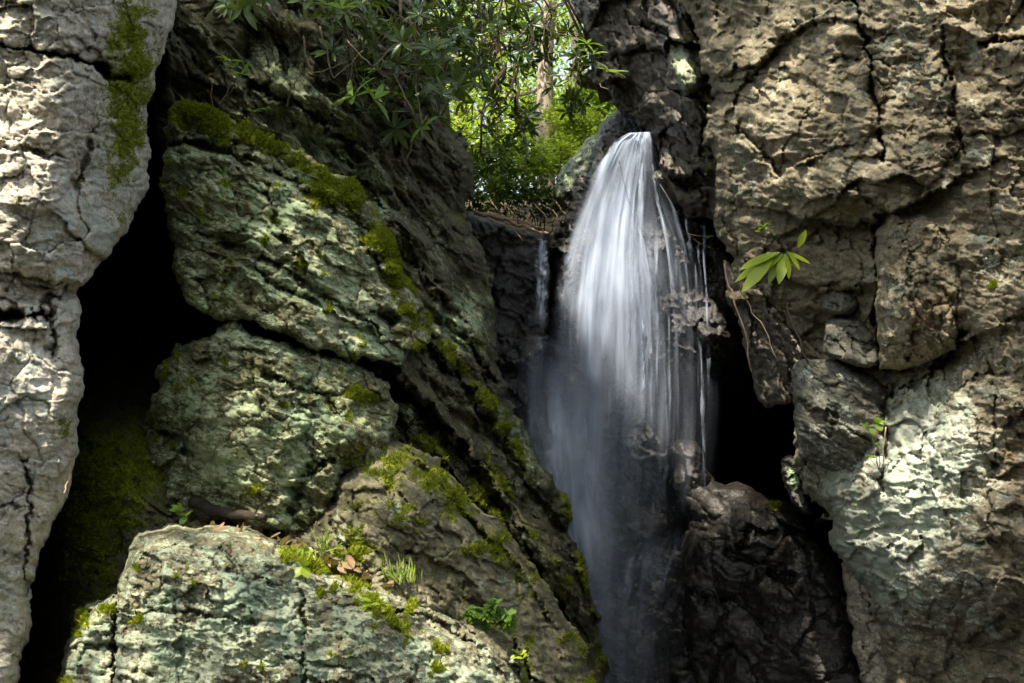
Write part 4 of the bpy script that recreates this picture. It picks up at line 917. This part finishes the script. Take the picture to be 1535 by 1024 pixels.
tree('beech_tree', gp(822, 15), P(824, -160, 15), .15, [(P(800, -40, 15), (1.6, 1.4, 1.0), 1700), (P(730, 60, 15.5), (1.1, 1.0, .8), 1600)], 'pale straight trunk rising behind the open rhododendron', M_green, M_bark2)
tree('maple_tree', gp(745, 19), P(760, -200, 19), .12, [(P(740, 190, 18), (1.5, 1.2, .9), 4200), (P(700, 100, 19), (1.4, 1.2, .9), 2600)], 'sunlit maple glowing yellow-green low beside the slab', M_bright, M_bark, size=.11)
tree('birch_tree', gp(900, 17), P(905, -200, 17), .10, [(P(890, 190, 16.5), (.95, .9, .75), 4200), (P(870, 150, 18), (1.0, 1.0, .6), 1800)], 'fresh green sapling tree behind the dry rock shoulder', M_green, M_bark2, size=.10)
tree('maple_tree', gp(860, 24), P(862, -260, 24), .14, [(P(850, 215, 23), (1.2, 1.2, .6), 3000), (P(800, 20, 25), (2.0, 1.5, 1.2), 1300)], 'tall maple farther back with scattered bright leaves against the sky', M_bright, M_bark, size=.13)
tree('hemlock_tree', gp(690, 27), P(690, -300, 27), .2, [(P(690, 150, 26), (2.0, 1.6, 2.0), 3000), (P(640, -10, 26), (2.4, 1.6, 2.0), 1800)], 'deep green tree at the back on the left of the clearing', M_dgreen, M_bark, size=.13)
tree('maple_tree', gp(960, 27), P(965, -300, 27), .18, [(P(930, 120, 26), (2.0, 1.4, 1.6), 2000), (P(880, 0, 28), (1.6, 1.4, 1.6), 1800)], 'bright tree at the back above the lip of the fall', M_green, M_bark, size=.13)
tree('oak_tree', P(578, 90, 8.9), P(582, -220, 8.7), .13, [], 'tan sunlit tree trunk standing behind the dark rhododendron', M_dgreen, M_bark2, size=.11)
tree('leaning_tree', P(912, 150, 9.9), P(845, -160, 9.8), .085, [], 'gnarled dark trunk leaning left beside the overhanging rock', M_dgreen, M_bark, size=.1)


def shrub(px, py, d, rad, n, label, mat, size=.075):
    p = P(px, py, d); base = np.array([p[0], p[1], hz(p[0], p[1]) - .1]); t = empty('shrub', base); tag(t, label, 'shrub', 'undergrowth shrubs above the ledge')
    g, cc = crown(p, rad, n, size, 18, .3); g.build('foliage', mat, t); b = MB()
    for q in cc[::2]: tube(b, curve(base, q, .08, 7, RNG.integers(99), .06), .012, .004, 4)
    b.build('stems', M_twig, t)
shrub(725, 255, 12, (.45, .4, .35), 1500, 'dark green shrub close against the slab edge', M_dgreen)
shrub(775, 250, 13, (.5, .4, .35), 1700, 'mid-green shrub in the middle of the gap below the clearing', M_green)
shrub(820, 240, 13.5, (.4, .4, .3), 1400, 'yellow-green shrub left of the dry rock shoulder', M_bright)
shrub(740, 300, 10.6, (.35, .3, .2), 1000, 'low leafy shrub just above the fallen branches', M_dgreen, .06)
shrub(805, 296, 10.6, (.3, .3, .18), 800, 'low shrub with bare roots beside the dry shoulder of rock', M_dgreen, .06)
shrub(845, 195, 14.5, (.5, .4, .35), 1700, 'bright leafy shrub topping the dry rock shoulder', M_bright)
for k in range(7):
    x = 735 + k * 16; stick('exposed_root', [P(x, 300 + 4 * (k % 3), 10.1), P(x + 14, 318 - 3 * (k % 2), 9.9), P(x + 30, 335, 9.75)], .008, 'brown root exposed on the bank above the dark ledge', M_stick, 'root', group='exposed roots on the bank')

# ================================================================== WATER
NTW = NT('falling_water')
_u = NTW.n('ShaderNodeUVMap', uv_map='uv'); _at = NTW.n('ShaderNodeAttribute', attribute_name='dens')
def _sn(sx, sy, det, seed):
    mp = NTW.n('ShaderNodeMapping'); mp.inputs['Scale'].default_value = (sx, sy, 1); mp.inputs['Location'].default_value = (seed, seed * 1.7, 0)
    NTW.l(_u.outputs[0], mp.inputs['Vector']); return NTW.noise(mp.outputs[0], 1.0, det, .6, .15)
_a = NTW.ramp(_sn(7, .12, 3, 1.3), .30, .70); _b = NTW.ramp(_sn(18, .16, 3, 7.1), .32, .70)
_s = NTW.math('ADD', NTW.math('MULTIPLY', _a, .55), NTW.math('MULTIPLY', _b, .45))
_d = _at.outputs['Fac']
# thick water hides its streaks, thin water breaks up into threads
_al = NTW.math('MULTIPLY', _d, NTW.math('ADD', NTW.math('MULTIPLY', _d, .7), NTW.math('MULTIPLY', NTW.math('POWER', _s, 2.2), 1.3)), clamp=True)
_df = NTW.n('ShaderNodeBsdfDiffuse'); _df.inputs['Color'].default_value = (.43, .49, .61, 1)
_tl = NTW.n('ShaderNodeBsdfTranslucent'); _tl.inputs['Color'].default_value = (.43, .49, .61, 1)
_m1 = NTW.n('ShaderNodeMixShader'); _m1.inputs[0].default_value = .35; NTW.l(_df.outputs[0], _m1.inputs[1]); NTW.l(_tl.outputs[0], _m1.inputs[2])
_tp = NTW.n('ShaderNodeBsdfTransparent'); _m2 = NTW.n('ShaderNodeMixShader')
NTW.l(_al, _m2.inputs[0]); NTW.l(_tp.outputs[0], _m2.inputs[1]); NTW.l(_m1.outputs[0], _m2.inputs[2]); NTW.l(_m2.outputs[0], NTW.out.inputs[0])
M_water = NTW.m
WCTRL = [(830, 330, 9.5), (930, 170, 9.3), (900, 240, 9.1), (965, 200, 8.85), (925, 215, 9.05), (1000, 300, 8.85), (900, 340, 8.95), (860, 420, 8.9), (1040, 360, 8.75), (960, 430, 8.6), (900, 520, 8.65), (830, 560, 8.75), (1000, 560, 8.6), (1100, 500, 8.6), (900, 700, 8.45), (1020, 680, 8.35), (820, 700, 8.6), (900, 900, 8.2), (1000, 850, 8.1), (900, 1080, 7.95), (780, 520, 8.7), (1000, 1060, 8.0)]


def interp_path(pts, v):
    pts = np.array(pts, float); t = np.linspace(0, 1, len(pts)); return np.stack([np.interp(v, t, pts[:, 0]), np.interp(v, t, pts[:, 1])], -1)


def sheet(parent, name, left, right, dens, nu, nv, dz, seed, bow=.10, edge=.18, uvs=1.0):
    """left and right: polylines of equal point count from the lip downwards; dens(u, v) water cover"""
    v = np.linspace(0, 1, nv); vs = v
    # smooth the banks
    def sm(path):
        p = interp_path(path, v); k = np.ones(9) / 9
        for _ in range(2): p = np.stack([np.convolve(np.pad(p[:, i], 4, 'edge'), k, 'valid') for i in range(2)], -1)
        return p
    l = sm(left); r = sm(right); u = np.linspace(0, 1, nu)
    px = l[:, None, 0] + (r - l)[:, None, 0] * u[None]; py = l[:, None, 1] + (r - l)[:, None, 1] * u[None]
    U, Vv = np.meshgrid(u, v)
    px = px + 4 * fbm2(U * 4 + seed, Vv * 3, 2, seed)
    z = tps(WCTRL, px, py) - dz - bow * 4 * U * (1 - U) * .5 + .05 * fbm2(U * 6, Vv * 2.5, 3, seed + 5)
    pts = P(px, py, z)
    wid = np.linalg.norm(pts[:, -1] - pts[:, 0], axis=1).mean(); ln = np.linalg.norm(np.diff(pts[:, nu // 2], axis=0), axis=1)
    y = np.concatenate([[0], np.cumsum(ln)])
    uv = np.stack([U * wid * uvs + seed * 3.1, np.repeat(y[:, None], nu, 1) + seed * 1.7], -1)
    dn = dens(U, Vv) * np.clip(.85 + .7 * fbm2(U * 4 + seed * 3, Vv * 5, 3, seed + 9), .25, 1.4) * sst(0, edge, U) * sst(0, edge, 1 - U)
    idx = np.arange(nu * nv).reshape(nv, nu)
    Q = np.stack([idx[:-1, :-1], idx[1:, :-1], idx[1:, 1:], idx[:-1, 1:]], -1).reshape(-1, 4)
    return mesh_obj(name, pts.reshape(-1, 3), Q, M_water, parent=parent, attr={'dens': (np.clip(dn, 0, 1.8).reshape(-1), 'FLOAT')}, uv=uv.reshape(-1, 2))


wf = empty('waterfall', P(955, 200, 9.2)); tag(wf, 'silky white waterfall pouring down the narrow gorge', 'waterfall')
jl = [(944, 198), (918, 212), (888, 258), (860, 325), (840, 390), (828, 450), (820, 520), (816, 600), (815, 700), (818, 800), (824, 900), (832, 1080)]
jr = [(973, 196), (979, 212), (982, 258), (986, 325), (994, 390), (1002, 450), (1008, 520), (1010, 600), (1004, 700), (992, 800), (980, 900), (976, 1080)]
for k in range(3):
    f_ = [.85, .6, .42][k]
    sheet(wf, 'water_sheet', jl, jr, lambda U, V: f_ * (1.15 * np.exp(-((U - .34 - .10 * sst(.15, .4, V) + .12 * sst(.5, .8, V)) / .42) ** 2) * (1 - .4 * sst(.3, .7, V)) * (1 - .7 * sst(.55, .95, V)) + .95 * (1 - sst(.02, .25, V)) + .5 * (1 - sst(.02, .10, V)) + .6 * np.exp(-((U - .52) / .22) ** 2) * sst(.18, .3, V) * (1 - sst(.48, .64, V)) + .05) * sst(0, .012, V), 90, 260, .06 + .07 * k, 3 + k, edge=.07)
vl = [(945, 205), (948, 290), (945, 380), (938, 470), (925, 560), (910, 660), (905, 760), (900, 860), (900, 960), (905, 1080)]
vr = [(978, 205), (1004, 290), (1040, 340), (1062, 430), (1078, 520), (1086, 610), (1080, 700), (1060, 790), (1040, 880), (1035, 1000)]
for k in range(3):
    sheet(wf, 'water_veil', vl, vr, lambda U, V: [.22, .18, .15][k] * (1 - .5 * U) * (1.15 - .95 * sst(.35, .8, V)), 80, 200, .02 + .06 * k, 13 + k, edge=.34)
ml = [(768, 500), (764, 560), (764, 640), (768, 720), (775, 810), (785, 900), (790, 990), (795, 1080)]
mr = [(900, 500), (915, 560), (930, 640), (940, 720), (950, 810), (960, 900), (965, 990), (970, 1080)]
for k in range(3):
    sheet(wf, 'spray_mist', ml, mr, lambda U, V: [.9, .75, .6][k] * np.exp(-((U - .45) / .42) ** 2) * sst(0, .35, V) * (1 - .62 * sst(.5, 1, V)), 60, 150, .16 + .10 * k, 23 + k, edge=.4, uvs=.35)
cl = [(960, 800), (920, 860), (905, 940), (900, 1080)]; cr = [(1040, 780), (1030, 850), (1005, 940), (1000, 1080)]
sheet(wf, 'spray_mist', cl, cr, lambda U, V: .35 * sst(0, .2, V) * (1 - .6 * V), 40, 80, .12, 33, edge=.4)
# separate threads of falling water
def threads(parent, lines):
    for k, (pts, w, dn) in enumerate(lines):
        a = np.array(pts, float); l = [(x - w * (.5 + .6 * i / len(a)), y) for i, (x, y) in enumerate(a)]; r = [(x + w * (.5 + .6 * i / len(a)), y) for i, (x, y) in enumerate(a)]
        sheet(parent, 'water_thread', l, r, lambda U, V: dn * (1 - sst(.35, 1, V)) * sst(0, .06, V), 7, 70, .17 + .01 * (k % 3), 43 + k, bow=.03, edge=.45)
TH = [([(960, 215), (952, 290), (946, 345), (942, 400), (940, 480), (938, 600)], 9, .95), ([(966, 230), (962, 300), (958, 345), (970, 400), (978, 450), (984, 560)], 9, .8), ([(976, 235), (984, 290), (1000, 360), (1010, 450), (1016, 560), (1018, 680)], 5, .7), ([(985, 270), (1005, 300), (1022, 350), (1034, 430), (1040, 540), (1042, 640)], 5, .6), ([(1028, 318), (1032, 360), (1038, 400)], 3, .6)]
for k in range(22):
    x = 935 + 120 * RNG.uniform() ** 1.4; y = RNG.uniform(290, 500); h = RNG.uniform(90, 300); dx = (x - 950) * .08
    TH.append(([(x, y), (x + dx * .6, y + h * .5), (x + dx, y + h)], RNG.uniform(1.5, 4.5), RNG.uniform(.2, .75)))
TH += [([(866, 708), (880, 740), (886, 780), (888, 830)], 10, .45), ([(948, 655), (925, 690), (908, 730), (902, 790)], 5, .35), ([(1036, 788), (1006, 830), (988, 900), (978, 970)], 5, .4), ([(962, 806), (944, 850), (934, 910), (930, 960)], 9, .35), ([(905, 800), (915, 850), (910, 920)], 8, .35), ([(1000, 690), (996, 730), (1000, 790)], 4, .35), ([(850, 600), (856, 650), (852, 720)], 12, .35)]
threads(wf, TH)
tr_ = empty('trickle', P(815, 360, 9.2)); tag(tr_, 'narrow side trickle falling off the dark ledge left of the main fall', 'waterfall')
sheet(tr_, 'water_sheet', [(806, 358), (800, 395), (797, 440), (794, 505)], [(822, 358), (822, 395), (824, 440), (826, 505)], lambda U, V: 1.15 * (1 - .4 * V) * (1 - sst(.75, 1, V)), 16, 70, .2, 51, bow=.04, edge=.4)
sheet(tr_, 'spray_mist', [(796, 500), (780, 515), (768, 550), (765, 600)], [(824, 500), (840, 515), (850, 550), (850, 600)], lambda U, V: .6 * (1 - V) * sst(0, .1, V), 30, 40, .25, 53, edge=.4)
#==P4==

# ================================================================== ADDED SHADE TREE (unseen, up-sun; crown gaps shaped to place the sunlight)
def lit(X, Y):
    L = np.full(X.shape, .15)
    def blob(x, y, rx, ry, v, rot=0): return gauss(X, Y, [(x, y, rx, ry, v, rot)])
    for b in LIT: L = L + blob(*b)
    for pts, v in LITP:
        L = np.maximum(L, v * sst(-6, 6, poly_sd(X, Y, pts)))
    for b in SHADE: L = L - blob(*b)
    return np.clip(L, .02, 1)
LIT = [(200, 700, 100, 70, .6), (150, 900, 60, 90, .5), (30, 40, 70, 60, 1.4), (20, 130, 70, 60, 1.3), (50, 250, 80, 70, 1.3), (60, 350, 80, 70, 1.2), (60, 560, 90, 120, .7), (40, 800, 60, 160, .45),
       (880, 235, 30, 60, .6, 35), (560, 700, 60, 26, .4, 20), (520, 800, 90, 60, .45), (300, 930, 170, 110, .42), (380, 620, 150, 100, .5), (440, 390, 150, 120, .5), (545, 330, 70, 40, .5, 45), (470, 270, 60, 40, .3, 30), (420, 160, 140, 60, .15, 20), (690, 500, 60, 60, .2),
       (1030, 100, 30, 70, .85), (1000, 230, 45, 70, .7), (1140, 120, 50, 90, .7), (1190, 230, 60, 100, .45), (1390, 660, 120, 130, .85), (1480, 25, 90, 26, 1.0), (1340, 120, 180, 130, .28), (1460, 320, 140, 140, .25), (1290, 800, 100, 110, .4),
       (1075, 505, 30, 34, .9), (1060, 740, 40, 24, .8), (1025, 670, 24, 20, .7), (1170, 830, 40, 40, .12), (1160, 390, 60, 40, .7), (700, 980, 80, 40, .5, 35)]
LITP = [([(800, 330), (835, 425), (1000, 650), (1060, 740), (1090, 700), (1090, 480), (1045, 330), (1000, 180), (930, 175), (850, 270)], 1.0),
        ([(330, 782), (450, 812), (600, 870), (700, 925), (800, 1010), (800, 1040), (690, 1030), (640, 980), (660, 945), (560, 905), (440, 850), (330, 800)], .95),
        ([(1100, 440), (1190, 590), (1150, 620), (1115, 540)], 1.0), ([(1262, 840), (1345, 1030), (1284, 1030), (1270, 930)], 1.0), ([(1172, 684), (1200, 690), (1216, 770), (1180, 760)], .9)]
SHADE = [(900, 630, 70, 70, .12), (840, 540, 50, 70, .12), (1090, 940, 130, 120, .3), (1200, 960, 60, 60, .2), (190, 420, 90, 120, .8), (1140, 620, 50, 80, .8), (960, 760, 50, 60, .5), (95, 45, 44, 34, .8), (100, 160, 40, 60, .55), (55, 195, 30, 26, .6), (20, 200, 30, 20, .3), (75, 300, 20, 30, .4), (620, 300, 100, 200, .1)]
gX, gY = np.meshgrid(ZX, ZY)
Lm = lit(gX, gY)
for poly_ in (LITP[0][0], [(770, 480), (840, 430), (1000, 650), (980, 1000), (880, 1000), (790, 650)]):
    q_ = poly_sd(gX, gY, poly_) > 0; ZBUF[q_] = np.minimum(ZBUF[q_], tps(WCTRL, gX, gY)[q_] - .22)
vis = ZBUF < 30
wp = P(gX[vis], gY[vis], ZBUF[vis]); lv = Lm[vis]
C0 = np.array([0, 6.5, 2.2]) + SUN * 11.5
ea = nrm(np.cross(SUN, np.array([0, 0, 1.0]))); eb = np.cross(ea, SUN)
A = (wp - C0) @ ea; B = (wp - C0) @ eb
CS = .05; a0, b0 = A.min() - 1.0, B.min() - 1.0; na = int((A.max() + 1.0 - a0) / CS) + 1; nb = int((B.max() + 1.0 - b0) / CS) + 1
sw = np.zeros((nb, na)); sl = np.zeros((nb, na))
ia = ((A - a0) / CS).astype(int); ib = ((B - b0) / CS).astype(int)
hh = wp @ SUN; hm = np.full((nb, na), -1e9); np.maximum.at(hm, (ib, ia), hh)
hp = np.pad(hm, 2, constant_values=-1e9); hm = np.max([hp[i:i + nb, j:j + na] for i in range(5) for j in range(5)], axis=0)
ww_ = (1 + 8 * lv) * np.where(hh > hm[ib, ia] - .5, 1, .0)
np.add.at(sw, (ib, ia), ww_); np.add.at(sl, (ib, ia), lv * ww_)
def blur(a):
    k = np.array([.25, .5, .25]); p = np.pad(a, 1, 'edge'); p = (p[:-2] + 2 * p[1:-1] + p[2:]) / 4; return (p[:, :-2] + 2 * p[:, 1:-1] + p[:, 2:]) / 4
for _ in range(2): sw = blur(sw); sl = blur(sl)
Lp = np.where(sw > .15, sl / np.maximum(sw, 1e-3), .3)
LEAF = .085; area = LEAF * LEAF * .64 * .5 * .62
# leaf density shaped so each spot gets its planned sunlight
tau = -np.log(Lp); nexp = tau * CS * CS / area
cnt_ = RNG.poisson(nexp); jj, ii = np.nonzero(cnt_); rep = cnt_[jj, ii]
jj = np.repeat(jj, rep); ii = np.repeat(ii, rep); n = len(jj)
pa_ = a0 + (ii + RNG.uniform(0, 1, n)) * CS; pb_ = b0 + (jj + RNG.uniform(0, 1, n)) * CS; pt = RNG.normal(size=n) * .5
cp = C0 + pa_[:, None] * ea + pb_[:, None] * eb + pt[:, None] * SUN
shade_root = np.array([-11.0, 1.5, -1.2])
t = empty('added_shade_tree', shade_root); tag(t, 'unseen tree added up-sun, its crown gaps shaped to shade the gorge', 'tree')
tb = MB(); topp = C0 + np.array([0, 0, 1.0]); tc = curve(shade_root, topp, .05, 20, 3, .03); tube(tb, tc, .3, .1, 12, .2, 1)
g = MB()
card_leaves(g, cp, n, LEAF * 1.25, .9)
dk_ = np.argwhere(Lp < .2)
for k in range(26):
    j, i = dk_[RNG.integers(len(dk_))]; p = C0 + (a0 + i * CS) * ea + (b0 + j * CS) * eb
    q = tc[min(19, 11 + k % 8)]; tube(tb, curve(q, p, .06, 10, k, .06), .03, .006, 5)
g.build('crown', M_green, t); tb.build('trunk', M_bark, t)
for k, (x, y, hgt, lb) in enumerate([(-7.5, -6, 5.5, 'unseen tree added behind the viewpoint on the left to block sky light'), (-1, -8, 5.0, 'unseen tree added straight behind the viewpoint to block sky light'), (6.5, -6, 6.0, 'unseen tree added behind the viewpoint on the right to block sky light')]):
    tree('sky_blocker_tree', (x, y, -1.2), (x + .3, y, hgt + 3), .16, [((x, y, hgt), (4.2, 1.4, 4.6), 2600)], lb, M_dgreen, M_bark, group='unseen trees added to block sky light', size=.42)  # added out of view as a leaf curtain against sky light from behind
print('canopy leaves', n)
#==END==
